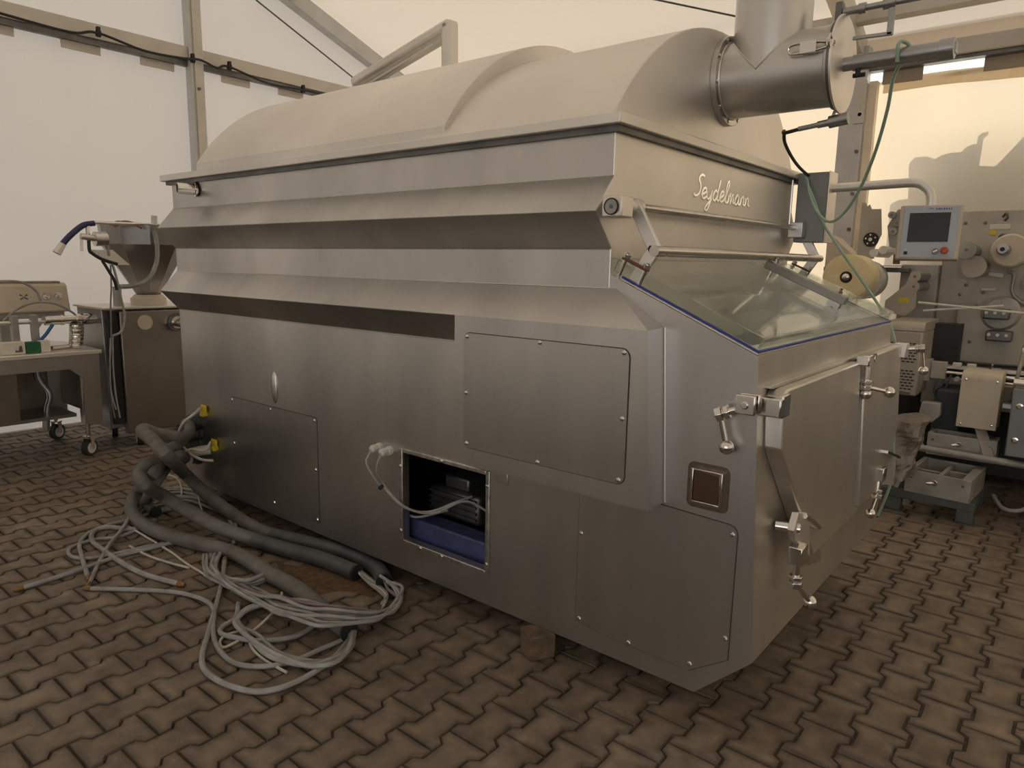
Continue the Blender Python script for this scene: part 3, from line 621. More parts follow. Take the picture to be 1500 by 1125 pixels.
# side latch on the near corner
k1 = latch('swing_bolt', (-.012, -.028, 1.062), (-.75, -.15, -.30), U(1064, 655, y=-.03), None)
obj('latch_fork', B().box(-.042, .018, -.046, -.036, 1.040, 1.098).box(-.042, .018, -.012, -.002, 1.040, 1.098).cyl((-.012, -.050, 1.068), (-.012, .0, 1.068), .012, 14), CHROME, k1, bevel=.004)
obj('latch_hook', B().box(.060, .075, .02, .085, 1.03, 1.098).box(.0, .075, .0, .03, 1.035, 1.09), CHROME, dl, bevel=.004)
# top latch between the doors
k2 = latch('swing_bolt', (.078, .975, 1.085), (0.02, 0, -1), (.15, 1.04, .985), None)
obj('latch_fork', B().box(.052, .098, .90, 1.02, 1.095, 1.135).cyl((.10, .99, 1.115), (.052, .99, 1.115), .014, 12), CHROME, k2, bevel=.004)
obj('latch_plate', B().box(.052, .060, .93, 1.02, .97, 1.095), STEEL, k2)
obj('lever_ball', B().ball((.080, .975, .978), .0225, 16, 10), CHROME, k2)
# lower left latch
p0 = U(1168, 820, x=.10)
k3 = latch('swing_bolt', p0, (0, .0, -1), U(1187, 882, x=.12), None)
obj('latch_fork', B().box(p0.x - .022, p0.x + .022, p0.y - .03, p0.y + .03, p0.z - .01, p0.z + .05), CHROME, k3, bevel=.004)
q0 = U(1150, 773, x=.065)
obj('latch_boss', B().cyl((q0.x - .03, q0.y, q0.z), (q0.x + .04, q0.y + .02, q0.z), .017, 14), CHROME, k3)
hk = [U(1163, 778, x=.10), U(1170, 752, x=.10), U(1185, 752, x=.10), U(1203, 768, x=.10), U(1196, 775, x=.10), U(1186, 770, x=.10), U(1186, 815, x=.10), U(1165, 790, x=.10)]
b = B().add([tuple(p) for p in hk] + [(p.x - .02, p.y, p.z) for p in hk], [tuple(range(8)), tuple(range(8, 16))[::-1]] + [(i, (i + 1) % 8, 8 + (i + 1) % 8, 8 + i) for i in range(8)])
obj('latch_hook', b, STEEL2, k3, smooth=False)
h1_, h2_ = U(1180, 757, x=.10), U(1200, 772, x=.10)
obj('latch_cap', B().tube(spline([h1_ + Vector((.0, -.01, .006)), h1_.lerp(h2_, .5) + Vector((.0, 0, .006)), h2_], 3), .010, 6), CHROME, k3)
pl_ = B(); c_ = [U(1184, 770, x=.075), U(1200, 778, x=.075), U(1202, 822, x=.075), U(1185, 828, x=.075)]
pl_.add([tuple(p) for p in c_] + [(p.x - .02, p.y, p.z) for p in c_], [(0, 1, 2, 3), (7, 6, 5, 4), (0, 1, 5, 4), (1, 2, 6, 5), (2, 3, 7, 6), (3, 0, 4, 7)]); obj('latch_plate', pl_, STEEL, k3, smooth=False)
# lower right latch
p0 = U(1288, 700, x=.09)
k4 = latch('swing_bolt', p0, (0, -.12, -1), U(1275, 752, x=.09), None)
obj('latch_fork', B().box(p0.x - .022, p0.x + .022, p0.y - .03, p0.y + .03, p0.z - .01, p0.z + .05), CHROME, k4, bevel=.004)
c_ = [U(1291, 664, x=.07), U(1311, 672, x=.07), U(1309, 710, x=.07), U(1291, 710, x=.07)]
pl_ = B().add([tuple(p) for p in c_] + [(p.x - .05, p.y, p.z) for p in c_], [(0, 1, 2, 3), (7, 6, 5, 4), (0, 1, 5, 4), (1, 2, 6, 5), (2, 3, 7, 6), (3, 0, 4, 7)]); obj('latch_plate', pl_, STEEL2, k4, smooth=False)
obj('latch_cap', B().obox(U(1292, 661, x=.08), U(1311, 669, x=.08), .05, .012), CHROME, k4)
# upper right latch on the far side
k5 = latch('swing_bolt', (.05, 1.775, 1.085), (1, .1, .12), U(1353, 543, y=1.80), None)
obj('latch_fork', B().box(.02, .075, 1.71, 1.79, 1.05, 1.115), STEEL2, k5, bevel=.004)
# ---- valve cabinet at the far front corner, control panel on its arm
vc = obj('valve_cabinet', B().box(-.47, -.325, 1.66, 1.78, 1.585, 1.918), mat('cabinet_grey', (.27, .27, .265), .5, .6), MM, bevel=.004, label='narrow grey cabinet at the far front corner')
obj('cabinet_door', B().box(-.325, -.318, 1.655, 1.785, 1.582, 1.921), STEEL2, vc, bevel=.003)
obj('conduit', B().cyl((-.475, 1.60, 1.88), (-.475, 1.60, 1.66), .006, 8), ROD, MM)
pth = [(-.32, 1.72, 1.845), (.0, 1.72, 1.852)] + [(.02 + .085 * math.sin(math.radians(a)), 1.72, 1.852 - .085 * (1 - math.cos(math.radians(a)))) for a in range(0, 91, 15)] + [(.105, 1.72, 1.70)]
arm_ = obj('panel_arm', B().tube(pth, .021, 16), STEEL2, MM, label='bent tube carrying the control panel')
cpn = Vector((.10, -1, .16)).normalized(); cpx = Vector((1, .10, 0)).normalized(); cpz = cpx.cross(cpn) * -1; cpz = cpn.cross(cpx) * -1 if cpn.cross(cpx).z < 0 else cpn.cross(cpx)
cc = Vector((.117, 1.68, 1.628))
def CP(u_, v_, h): return cc + cpx * u_ + cpz * v_ + cpn * h
def cslab(u0, u1, v0, v1, h0, h1):
    vs = [CP(a, b_, c) for a in (u0, u1) for b_ in (v0, v1) for c in (h0, h1)]
    return B().add(vs, [(0, 1, 3, 2), (4, 6, 7, 5), (0, 4, 5, 1), (2, 3, 7, 6), (0, 2, 6, 4), (1, 5, 7, 3)])
cp = obj('control_panel', cslab(-.122, .122, -.122, .122, -.055, .0), BEIGE2, MM, bevel=.006, label='touch control panel in a beige housing')
fp = obj('panel_face', cslab(-.106, .108, -.114, .115, .0, .003), GREYPANEL, cp, bevel=.002)
obj('screen', cslab(-.082, .078, -.045, .086, .003, .0045), SCREEN, fp)
for k, wd in enumerate((.007, .009, .006, .008, .007, .006, .005)): obj('logo_mark', cslab(.018 + k * .0095, .018 + k * .0095 + wd * .8, .098, .106, .003, .0037), mat('logo_blue' + str(k), (.06, .10, .25), .5), fp)
obj('logo_arc', B().tube([CP(.0 + .008 * math.cos(t), .100 + .006 * math.sin(t), .0035) for t in [k * .4 for k in range(9)]], .0012, 5), MATS['logo_blue0'], fp)
kn = obj('round_button', B().cyl(CP(.035, -.088, .003), CP(.035, -.088, .012), .013, 18), DKSTEEL, fp); obj('button_cap', B().obox(CP(.027, -.092, .016), CP(.043, -.084, .016), .006, .008, cpn), CHROME, kn)
kr = obj('stop_button', B().cyl(CP(.070, -.086, .003), CP(.070, -.086, .014), .012, 18), YELLOW, fp); obj('button_head', B().lathe(CP(.070, -.086, .014), cpn, [(0, .013), (.010, .016), (.016, .013), (.018, .004)], 18), RED, kr)
obj('usb_cover', cslab(-.088, -.074, -.102, -.088, .003, .006), BLACK, fp); obj('icon_print', cslab(-.086, -.076, -.084, -.074, .003, .0035), PAPER, fp)
# ---- cable glands where the hoses enter the near side
for gx_, gz_, rr in ((-3.31, .50, .045), (-3.34, .42, .040), (-3.35, .345, .042), (-3.36, .27, .04)):
    g_ = obj('hose_gland', B().lathe((gx_, 0, gz_), (0, -1, 0), [(0, rr + .01), (.02, rr + .01), (.022, rr), (.07, rr), (.072, rr - .004), (.10, rr - .004)], 14), HOSED, MM)
for gx_, gz_ in ((-3.235, .575), (-3.135, .385)):
    t_ = obj('warning_tag', B().box(gx_ - .03, gx_ + .025, -.02, -.008, gz_ - .02, gz_ + .03).box(gx_ - .015, gx_ + .02, -.035, -.0, gz_ - .035, gz_ - .01), YELLOW, MM, bevel=.003)
obj('white_elbow', B().tube(spline([(-3.22, .0, .335), (-3.24, -.05, .335), (-3.30, -.085, .31), (-3.325, -.09, .25)], 5), .03, 12), WHITEP, MM)

# ================================================================ WOODEN BLOCK, HOSES AND CABLES
wb = B().obox((-.70, .005, .0475), (-.80, .062, .0475), .095, .093)
wb = B(); c0 = Vector((-.745, -.022, 0)); ex = Vector((.86, -.5, 0)).normalized() * .05; ey = Vector((.5, .86, 0)).normalized() * .052
wb.add([c0 + ex * a + ey * b_ + Vector((0, 0, z)) for a in (-1, 1) for b_ in (-1, 1) for z in (.001, .0945)], [(0, 1, 3, 2), (4, 6, 7, 5), (0, 4, 5, 1), (2, 3, 7, 6), (0, 2, 6, 4), (1, 5, 7, 3)])
obj('wooden_block', wb, WOOD, label='weathered wooden block propping up the big machine', cat='block', bevel=.005)
obj('dirt_patch', sheet(16, 10, lambda u, v: tuple(U(lerp(400, 545, u) + 8 * math.sin(v * 9), lerp(822, 872, v) + 6 * math.sin(u * 7), z=.0015) + Vector((0, 0, .006 * math.sin(u * 3.14) * math.sin(v * 3.14) * random.uniform(.3, 1))))), DIRT, label='loose brown dirt on the pavers under the hoses', cat='dirt', kind='stuff')
def ground(pts, r, lift=0.0):
    out = []
    for p in pts:
        if len(p) == 3 and isinstance(p[2], str):
            a, v = p[2].split('='); out.append(U(p[0], p[1], **{a: float(v)}))
        else:
            z = r + .002 + lift + (p[2] if len(p) == 3 else 0); out.append(U(p[0], p[1], z=z))
    return out
HR = .036
def hose(name, pts, label, m, r=HR, mouth=None, dark_from=None):
    path = spline(pts, 8); n = len(path)
    rs = [r * (1 + .035 * (1 if i % 2 else -1)) for i in range(n)]
    t = thing(name, pts[-1] - Vector((0, 0, pts[-1].z)), label, 'hose')
    k = n if not dark_from else int(n * dark_from)
    obj('sleeve', B().tube(path[:k], r, 14), m, t)
    if dark_from: obj('dark_sleeve', B().tube(path[k - 1:], r * 1.03, 14), HOSED, t)
    d = (path[-1] - path[-2]).normalized()
    obj('mouth', B().tube([path[-1] - d * .01, path[-1] + d * .004], r * 1.08, 14), BLACK, t)
    return t, path
def PT(px, py, **k): return U(px, py, **k)
g = lambda *a: ground(a, HR)
h1p = [Vector((-3.34, -.08, .42)), PT(262, 640, y=-.16), PT(232, 636, y=-.22), PT(212, 629, y=-.27), PT(209, 633, y=-.33), PT(222, 643, y=-.38), PT(245, 668, y=-.42)] + ground([(270, 693, .14), (300, 722, .07), (333, 748, .02), (380, 777), (433, 791), (483, 803), (527, 818), (553, 834), (563, 852)], HR)
hose('conduit_hose', h1p, 'grey conduit hose ending in the loop of bundled cables beside the hatch', HOSE, dark_from=.70)
h2p = [Vector((-3.36, -.08, .27)), PT(262, 668, y=-.20), PT(238, 680, y=-.3), PT(222, 699, y=-.42)] + ground([(203, 718, .06), (192, 742, .02), (203, 763), (240, 782), (293, 796), (347, 812), (400, 843), (443, 868), (482, 903), (512, 926)], HR)
hose('conduit_hose', h2p, 'grey conduit hose lying outermost with its open mouth among thin cables', HOSE)
h3p = [Vector((-3.35, -.08, .345)), PT(255, 655, y=-.2), PT(232, 674, y=-.34), PT(214, 682, y=-.42), PT(204, 695, y=-.47), PT(212, 710, y=-.5)] + ground([(240, 727, .12), (280, 751, .08), (320, 772, .05), (373, 791, .01), (427, 807), (465, 817), (493, 827), (523, 839)], HR)
hose('conduit_hose', h3p, 'grey conduit hose lying between two others with pale wires at its end', HOSE, dark_from=.70)
h4p = [Vector((-3.31, -.09, .50)), PT(278, 630, y=-.13), PT(262, 652, y=-.16), PT(250, 672, y=-.2), PT(240, 690, y=-.3), PT(225, 712, y=-.42)] + ground([(215, 735, .02), (228, 750)], HR)
hose('conduit_hose', h4p, 'grey conduit hose bending steeply down from the uppermost gland', HOSE, r=.03)
CR = .0098
NC = [0]
def cable(pts, label, m=CABLE, r=CR, end=None, group=None, lift=0.0, jit=0.0):
    p = ground(pts, r, lift)
    if jit: p = [q + Vector((random.gauss(0, jit), random.gauss(0, jit), abs(random.gauss(0, jit * .5)))) for q in p]
    for q in p: q.z = max(q.z, r + .0015)
    path = spline(p, 7)
    for q in path: q.z = max(q.z, r + .0012)
    nm = 'cable'
    if end is None: return obj(nm, B().tube(path, r, 8), m, label=label, cat='cable', group=group)
    t = thing(nm, path[0] - Vector((0, 0, path[0].z)), label, 'cable', group)
    obj('sheath', B().tube(path, r, 8), m, t)
    d = (path[0] - path[1]).normalized() if end == 0 else (path[-1] - path[-2]).normalized(); e = path[0] if end == 0 else path[-1]
    obj('stripped_end', B().tube([e - d * .002, e + d * .02, e + d * .035], [r * 1.25, r * 1.2, r * .7], 8), COPPER, t)
    return t
cable([(133, 862), (202, 864), (260, 868), (297, 878), (313, 893), (312, 924), (320, 950), (346, 972), (390, 976), (433, 967), (470, 951), (500, 938), (514, 928)], 'grey cable running straight out to a black plug then curving into the hose mouth', end=0)
cable([(329, 822, .03), (323, 863), (306, 924), (296, 962), (303, 985), (338, 1005), (384, 1013), (433, 999), (480, 972), (508, 950), (516, 930)], 'grey cable making the widest bend on the open pavers', r=.0105, end=0)
cable([(33, 861), (75, 848), (124, 832), (173, 815), (217, 804), (270, 792), (320, 790)], 'grey cable stretching straight out farthest across the pavers with a muddy tip', end=0, r=.0105)
cable([(129, 846), (119, 812), (117, 795), (133, 779), (160, 769), (187, 762), (230, 750), (270, 742)], 'grey cable curling up in a hook from a blackened tip', end=0, r=.0105)
cable([(262, 855), (230, 847), (202, 837), (175, 822), (152, 806), (135, 792), (138, 778), (160, 772), (195, 775), (227, 762)], 'grey cable with a brass coloured connector on its tip', end=0, r=.0125)
cable([(131, 855, .004), (144, 826), (160, 798, .01), (175, 780, .02), (187, 762, .03), (196, 742, .02)], 'grey cable leaning over others in a straight slant', end=0)
cable([(240, 796), (200, 804), (160, 813), (128, 818), (107, 816), (100, 808), (108, 800), (140, 790), (175, 786), (215, 770)], 'grey cable forming the leftmost flat loop beside the wheels', r=.009)
cable([(190, 800), (217, 814), (247, 824), (277, 832)], 'pale thin wire with a cut end lying inside the cable loops', m=CABLEW, r=.006)
cable([(188, 771, .01), (220, 790), (251, 809), (274, 826), (294, 838), (310, 850)], 'pale thin wire crossing under the outermost hose', m=CABLEW, r=.0055)
cable([(413, 868, .02), (410, 880, .02), (400, 897, .02), (367, 927), (330, 948), (322, 941), (330, 931), (350, 925)], 'pale thin wire bent into a small hook over the cable coils', m=CABLEW, r=.0055)
cable([(363, 928), (370, 950), (390, 968), (420, 985)], 'pale thin wire slipping under the coiled cables', m=CABLEW, r=.0055)
# coil between the hoses
for k in range(6):
    o_ = k * 4.5
    cable([(196 + k * 2, 765 - o_), (214, 748 - o_), (240, 736 - o_ * .9), (270, 733 - o_ * .8), (305, 741 - o_ * .7), (330, 757 - o_ * .5), (342, 775 - o_ * .3), (345, 795)], 'grey cable in the coil arching behind the middle hose', group='coil arching between the hoses', lift=.008 * (k % 3), jit=.010, r=.0085)
cable([(288, 715, .12), (292, 735, .06), (296, 748, .02), (300, 760)], 'pale thin wire hanging from the steel base by the glands', m=CABLEW, r=.004)
cable([(231, 722, .0), (232, 705, .06), (245, 696, .10), (260, 702, .08), (266, 718, .02), (264, 734)], 'pale brown wire standing up in an open arch by the glands', m=CABLEW, r=.0055)
# bundle looping round between the hose ends
for k in range(12):
    o_ = k * 3.0
    cable([(553 + k * 1.5, 846 + k * .8, .02), (574 + k * 1.2, 862), (583 - k * .5, 878 + o_ * .3), (570 - k, 893 + o_ * .4, .01), (533, 896 + o_ * .5, .035), (483, 888 + o_ * .8, .074), (445, 882 + o_ * .9, .072), (410, 874 + o_ * .8, .03), (380, 866 + o_ * .6), (335, 848 + o_ * .3), (305 + k, 832), (300 + k * 2, 815)], 'cable in the thick bundle bent round beside the hatch', m=(CABLE, CABLE, CABLEP, CABLE, CABLEW, CABLE, CABLE, CABLE, CABLEP, CABLE, CABLE, CABLE)[k], group='thick cable bundle beside the hatch', lift=.011 * ((k * 5) % 4), jit=.011, r=.0075)
for k in range(5):
    cable([(522 + k * 1.5, 832 + k * 3, .02), (540, 845 + k * 3, .01), (556, 858 + k * 2), (566, 870 + k * 2), (560, 884 + k * 2)], 'thin pale wire spilling from the mouth of the middle hose', m=CABLEW if k % 2 else CABLE, group='wires spilling from the middle hose', r=.0055, lift=.012, jit=.004)
for k in range(4):
    cable([(513 + k * 2, 926, .01), (510, 945 + k * 2), (488, 962 + k * 3), (450, 968 + k * 3), (405, 955 + k * 3), (372, 935 + k * 2), (352, 918), (350, 905), (365, 892), (400, 884), (435, 882)], 'grey cable curving out of the open hose mouth into a wide coil', group='coil at the open hose mouth', jit=.008, lift=.006 * k, r=.0095)
cable([(349, 884), (345, 905, .0), (326, 918), (324, 928), (345, 934), (385, 939), (433, 932), (462, 915)], 'grey cable in the inner loop beside the open hose mouth', r=.0105)
for k in range(4):
    cable([(302 + k * 6, 812), (297 + k * 6, 830), (308 + k * 5, 846), (330 + k * 4, 856 - k * 2), (365, 858 - k * 3), (395, 850 - k * 4)], 'grey cable in the bunch curling under the outermost hose', group='bunch under the outermost hose', jit=.006, lift=.01 * k, r=.0095)
# thin leads from the glands
obj('cable', B().tube(spline([(-3.25, -.03, .585), PT(285, 606, y=-.10), PT(268, 620, y=-.14), PT(261, 640, y=-.16), PT(272, 658, y=-.14), PT(292, 672, y=-.11), PT(312, 675, y=-.07)], 8), .008, 8), CABLEW, label='pale lead curving from the upper yellow tag to the white elbow', cat='cable')
obj('cable', B().tube(spline([(-3.15, -.03, .40), PT(300, 660, y=-.09), PT(280, 658, y=-.14), PT(262, 665, y=-.16)], 8), .007, 8), CABLEW, label='pale lead running back from the lower yellow tag', cat='cable')

# green air tube
gy_ = 1.80
obj('air_tube', B().tube(spline([(XD + .19, .83, 2.165), (XD + .19, .815, 2.215), (XD + .20, .84, 2.232), (XD + .215, .88, 2.21), U(1310, 110, y=.95), U(1300, 160, y=1.05), U(1283, 220, y=1.2), U(1262, 272, y=1.35), U(1240, 308, y=1.45), U(1217, 325, y=1.5), U(1198, 312, y=1.55), U(1186, 285, y=1.6), U(1182, 262, y=1.65), (-.465, 1.70, 1.90)], 8), .0065, 8), GREENTUBE, label='green air tube looping from the lid cylinder to the valve cabinet', cat='tube')
obj('air_tube', B().tube(spline([(-.45, 1.68, 1.90), U(1188, 282, y=1.62), U(1205, 325, y=1.62), U(1235, 372, y=1.66), U(1265, 415, y=1.74), U(1292, 455, y=gy_), U(1308, 488, y=gy_), U(1314, 530, y=gy_), U(1312, 600, y=gy_), U(1309, 650, y=gy_), U(1309, 690, y=gy_ + .05), U(1300, 722, y=1.9), U(1286, 755, y=1.95)], 8), .0065, 8), GREENTUBE, label='green air tube trailing down past the clear lid towards the floor', cat='tube')

# ================================================================ GABLE RAIL WIRING
pts = [(XG + .155, y, z) for y, z in ((-1.7, 3.36), (-.7, 3.30), (-.02, 3.26), (.42, 3.245), (.62, 3.29), (1.0, 3.235), (1.35, 3.25), (1.50, 3.27), (1.66, 3.235), (1.78, 3.27), (2.2, 3.20), (2.6, 3.215), (2.95, 3.215), (3.3, 3.235), (3.8, 3.25), (4.6, 3.22))]
rc = thing('power_cable', (XG + .12, 1.4, 3.2), 'black power cable strung along the tent rail with clips', 'cable')
obj('cable_run', B().tube(spline(pts, 6), .011, 8), BLACK, rc)
for y, z in ((.62, 3.29), (1.42, 3.26), (1.78, 3.27), (2.60, 3.215), (3.25, 3.24)):
    obj('cable_clip', B().ring((XG + .140, y, z), (0, 1, 0), .012, .028, .03, 10).box(XG + .13, XG + .165, y, y + .025, z + .012, z + .05), BLACK, rc)

# ================================================================ FILLING MACHINE (left background)
FXx = -4.85
fm = thing('filling_machine', (-5.1, .5, 0), 'stainless filling machine on casters with a funnel hopper by the tent wall', 'machine')
DKB = mat('cabinet_steel', (.34, .30, .265), .38, .95, var=.2, scale=2)
DKB2 = mat('cabinet_side_steel', (.36, .345, .33), .4, .9, var=.15, scale=2)
cb = obj('cabinet', B().box(-5.40, -4.93, .10, .88, .16, 1.07), DKB2, fm, bevel=.006)
dd = obj('cabinet_door', B().box(-4.925, -4.85, .195, .90, .12, 1.055), DKB, fm, bevel=.008)
obj('cabinet_top', B().box(-5.42, -4.84, .08, .92, 1.07, 1.085), STEEL2, cb, bevel=.003)
obj('hinge_recess', B().box(-4.93, -4.88, .12, .19, .20, 1.05), BLACK, cb)
c1 = U(210, 470, x=-4.85); obj('round_cover', B().cyl((-4.85, .37, .965), (-4.838, .37, .965), .056, 28), BEIGE2, dd)
pt = obj('outlet_port', B().lathe((-4.85, .60, .955), (1, 0, 0), [(0, .075), (.02, .075), (.021, .064), (.04, .064), (.042, .05), (.05, .05)], 28), CHROME, fm)
for rr, d0 in ((.070, .02), (.055, .045)): obj('port_ring', B().ring((-4.85 + d0, .60, .955), (1, 0, 0), rr - .006, rr + .004, .008, 28), DKSTEEL, pt)
obj('port_pipe', B().tube(spline([(-4.80, .60, .955), (-4.72, .60, .955), (-4.68, .64, .955), (-4.68, .72, .955)], 5), .034, 14), CHROME, pt)
obj('port_valve', B().cyl((-4.70, .68, .95), (-4.70, .68, 1.02), .016, 10), CHROME, pt)
# hopper
hx, hy = -5.10, .52
def fr8(pr, m, nm, parent, seg=10):
    b = B(); n = len(pr); a0 = .35
    vs = [(hx + r * math.cos(a0 + 2 * math.pi * k / seg), hy + r * math.sin(a0 + 2 * math.pi * k / seg), z) for z, r in pr for k in range(seg)]
    b.add(vs, [(i * seg + k, i * seg + (k + 1) % seg, (i + 1) * seg + (k + 1) % seg, (i + 1) * seg + k) for i in range(n - 1) for k in range(seg)] + [tuple(range(seg))[::-1]])
    return obj(nm, b, m, parent, smooth=False, bevel=.004)
HOPS = mat('hopper_steel', (.30, .285, .27), .35, .95, var=.15, scale=3)
hp = fr8([(1.16, .085), (1.55, .315), (1.70, .325)], HOPS, 'hopper', fm)
fr8([(1.155, .080), (1.55, .309), (1.69, .319)], HOPS, 'hopper_lining', hp)
obj('hopper_neck', B().lathe((hx, hy, 1.085), (0, 0, 1), [(0, .13), (.05, .13), (.055, .12), (.078, .10)], 24), BEIGE2, fm)
obj('hopper_rim', B().tube([(hx + .325 * math.cos(.35 + 2 * math.pi * k / 10), hy + .325 * math.sin(.35 + 2 * math.pi * k / 10), 1.70) for k in range(11)], .007, 8), STEEL2, hp)
hx2 = -4.755
def F(px, py, x=hx2): return U(px, py, x=x)
obj('hopper_bracket', B().add([tuple(F(*q)) for q in ((138, 366), (165, 366), (190, 388), (170, 388))] + [tuple(F(*q) + Vector((-.12, 0, 0))) for q in ((138, 366), (165, 366), (190, 388), (170, 388))], [(0, 1, 2, 3), (7, 6, 5, 4), (0, 1, 5, 4), (1, 2, 6, 5), (2, 3, 7, 6), (3, 0, 4, 7)]), STEEL2, fm)
hb_ = obj('hinge_housing', B().cyl(F(138, 350), F(156, 350), .05, 16), STEEL, fm)
obj('hinge_lever', B().cyl(F(118, 346), F(145, 350), .022, 12).cyl(F(119, 346), F(120, 368), .010, 8), STEEL2, hb_)
obj('valve_body', B().cyl(F(146, 344), F(146, 358), .028, 10), BLACK, hb_)
sg = obj('sight_glass', B().cyl(U(226, 330, x=-4.8), U(226, 316, x=-4.8), .022, 14), mat('clear_tube', (.6, .58, .55), .2), fm)
obj('glass_holder', B().box(-4.83, -4.77, .545, .615, 1.63, 1.69), STEEL2, sg, bevel=.004)
for pts, r_, m_ in (([(129, 345), (129, 330), (136, 326), (160, 327), (200, 328)], .014, STEEL2), ([(130, 350), (131, 366), (135, 371), (150, 380), (172, 387)], .012, BLACK),
                    ([(150, 382), (160, 398), (168, 412), (171, 425)], .011, BLACK), ([(162, 388), (163, 420), (162, 450), (163, 500), (160, 560), (168, 612)], .006, DKSTEEL),
                    ([(160, 375), (157, 350), (162, 333), (172, 325), (185, 327)], .010, CABLE), ([(164, 385), (170, 405), (178, 440), (183, 465), (178, 485), (165, 492)], .009, CABLE),
                    ([(226, 338), (230, 360), (229, 385), (218, 408), (198, 418), (175, 420)], .017, CABLE), ([(168, 332), (180, 325), (195, 327), (208, 334)], .010, PINKHOSE),
                    ([(165, 492), (166, 540), (170, 580), (176, 612)], .006, CABLE), ([(162, 495), (161, 540), (163, 575), (170, 600)], .006, CABLE)):
    obj('supply_hose', B().tube(spline([F(*q) for q in pts], 6), r_, 8), m_, fm)
obj('blue_hose', B().tube(spline([F(138, 327), F(122, 330), F(105, 343), F(92, 357), F(85, 369)], 6), .020, 10), BLUEHOSE, fm, label='blue rubber hose with metal nozzle')
obj('hose_nozzle', B().cyl(F(92, 357), F(83, 371), .022, 12, .028), STEEL2, fm)
obj('support_tube', B().cyl(F(171, 420, -5.0), F(173, 451, -5.0), .030, 12), GREYM, fm)
# ---- casters
def caster(x, y, parent, ax=(.3, .95, 0), top=.16):
    a = Vector(ax).normalized(); c = Vector((x, y, .0625))
    o = obj('caster', B().cyl(c - a * .02, c + a * .02, .0615, 24), BLACK, parent)
    obj('wheel_hub', B().cyl(c - a * .0215, c + a * .0215, .042, 20), WHITEP, o)
    fk = B()
    for s_ in (-1, 1):
        p = c + a * (.030 * s_); fk.obox(p + Vector((0, 0, .08)) - a * 0, p, .035, .005, a)
    fk.obox(c + Vector((0, 0, .083)) - a * .033, c + Vector((0, 0, .083)) + a * .033, .05, .008); fk.cyl(c + Vector((0, 0, .083)), (x, y, top), .016, 10)
    fk.cyl(c - a * .034, c + a * .034, .009, 8)
    obj('caster_fork', fk, CHROME, o)
    return o
for x_, y_ in ((-4.92, .30), (-5.34, .28), (-5.34, .80)): caster(x_, y_, fm, top=.165)

# ================================================================ TROLLEY TABLE (left)
tt = thing('work_trolley', (-5.2, -.7, 0), 'stainless work trolley on casters beside the filling machine', 'table')
TB = mat('trolley_steel', (.50, .46, .42), .36, .95, var=.15, scale=3)
tp = obj('table_top', B().box(-5.62, -4.83, -1.75, .045, .755, .785), STEEL2, tt, bevel=.004)
b = B().prism([(-1.75, .755), (-1.75, .66), (-.17, .66), (-.085, .585), (-.10, .245), (.02, .245), (.03, .755)], 'x', -4.875, -4.845); obj('front_apron', b, TB, tt)
obj('leg', B().box(-4.93, -4.8755, -.098, .018, .245, .754), TB, tt)
obj('leg', B().box(-5.60, -5.545, -.10, .02, .20, .755), TB, tt)
obj('leg', B().box(-5.60, -5.545, -1.75, -1.65, .20, .755), TB, tt); obj('leg', B().box(-4.93, -4.8755, -1.75, -1.65, .20, .754), TB, tt)
obj('side_sheet', B().box(-5.55, -4.9, -.012, .0, .30, .755), DKB2, tt)
obj('back_sheet', B().box(-5.585, -5.57, -1.7, -.1, .24, .755), DKB, tt)
obj('lower_shelf', B().box(-5.58, -5.15, -1.7, -.05, .25, .275), DKB2, tt)
obj('drawer_box', B().box(-5.5, -5.12, -1.7, -.42, .275, .72), DKB, tt)
for x_, y_ in ((-4.875, -.075), (-5.575, -.06), (-5.575, -1.68)): caster(x_, y_, tt, ax=(.85, .5, 0), top=.25)
for k, dx in enumerate((0, .05)):
    obj('waste_pipe', B().tube(spline([(-5.40 + dx, -.22, .72), (-5.38 + dx, -.22, .55), (-5.34 + dx, -.17, .42), (-5.36 + dx, -.19, .30), (-5.38 + dx, -.2, .14)], 6), .018, 10), STEEL, tt)
# things on the trolley
bh = thing('conveyor_housing', (-5.45, -.7, .785), 'cream painted long housing with two eye bolts on the trolley', 'housing')
obj('housing_shell', B().prism([(-5.58, 1.03), (-5.58, 1.23), (-5.56, 1.25), (-5.47, 1.25), (-5.44, 1.235), (-5.40, 1.03)], 'y', -1.7, .06), BEIGE2, bh, bevel=.02)
for yy in (-1.5, -.35): obj('foot', B().box(-5.55, -5.45, yy - .05, yy + .05, .786, 1.035), GREYM, bh, bevel=.004)
obj('under_rail', B().box(-5.56, -5.42, -1.7, .02, .985, 1.03), GREYM, bh, bevel=.004)
obj('top_strip', B().box(-5.56, -5.46, -1.7, .02, 1.25, 1.262), GREYM, bh)
for yy in (-.095, -.015):
    e1 = obj('eye_bolt', B().lathe((-5.425, yy, 1.15), (1, 0, .2), [(0, .028), (.01, .028), (.011, .015), (.025, .013), (.026, .004)], 14), CHROME, bh)
obj('maker_mark', B().tube([(-5.425, -.265, 1.165), (-5.43, -.24, 1.15), (-5.425, -.215, 1.165)], .006, 5), DKSTEEL, bh)
obj('maker_mark', B().tube([(-5.42, -.265, 1.13), (-5.424, -.24, 1.145), (-5.42, -.215, 1.13)], .006, 5), DKSTEEL, bh)
obj('housing_wire', B().tube(spline([U(-20, 413, x=-5.2), U(20, 412, x=-5.2), U(40, 417, x=-5.2), U(54, 428, x=-5.2), U(60, 442, x=-5.2)], 6), .009, 8), CABLE, bh)
obj('housing_wire', B().tube(spline([U(5, 470, x=-5.1), U(25, 453, x=-5.1), U(52, 443, x=-5.1), U(80, 445, x=-5.1), U(100, 454, x=-5.1), U(112, 462, x=-5.1)], 6), .008, 8), CABLE, bh)
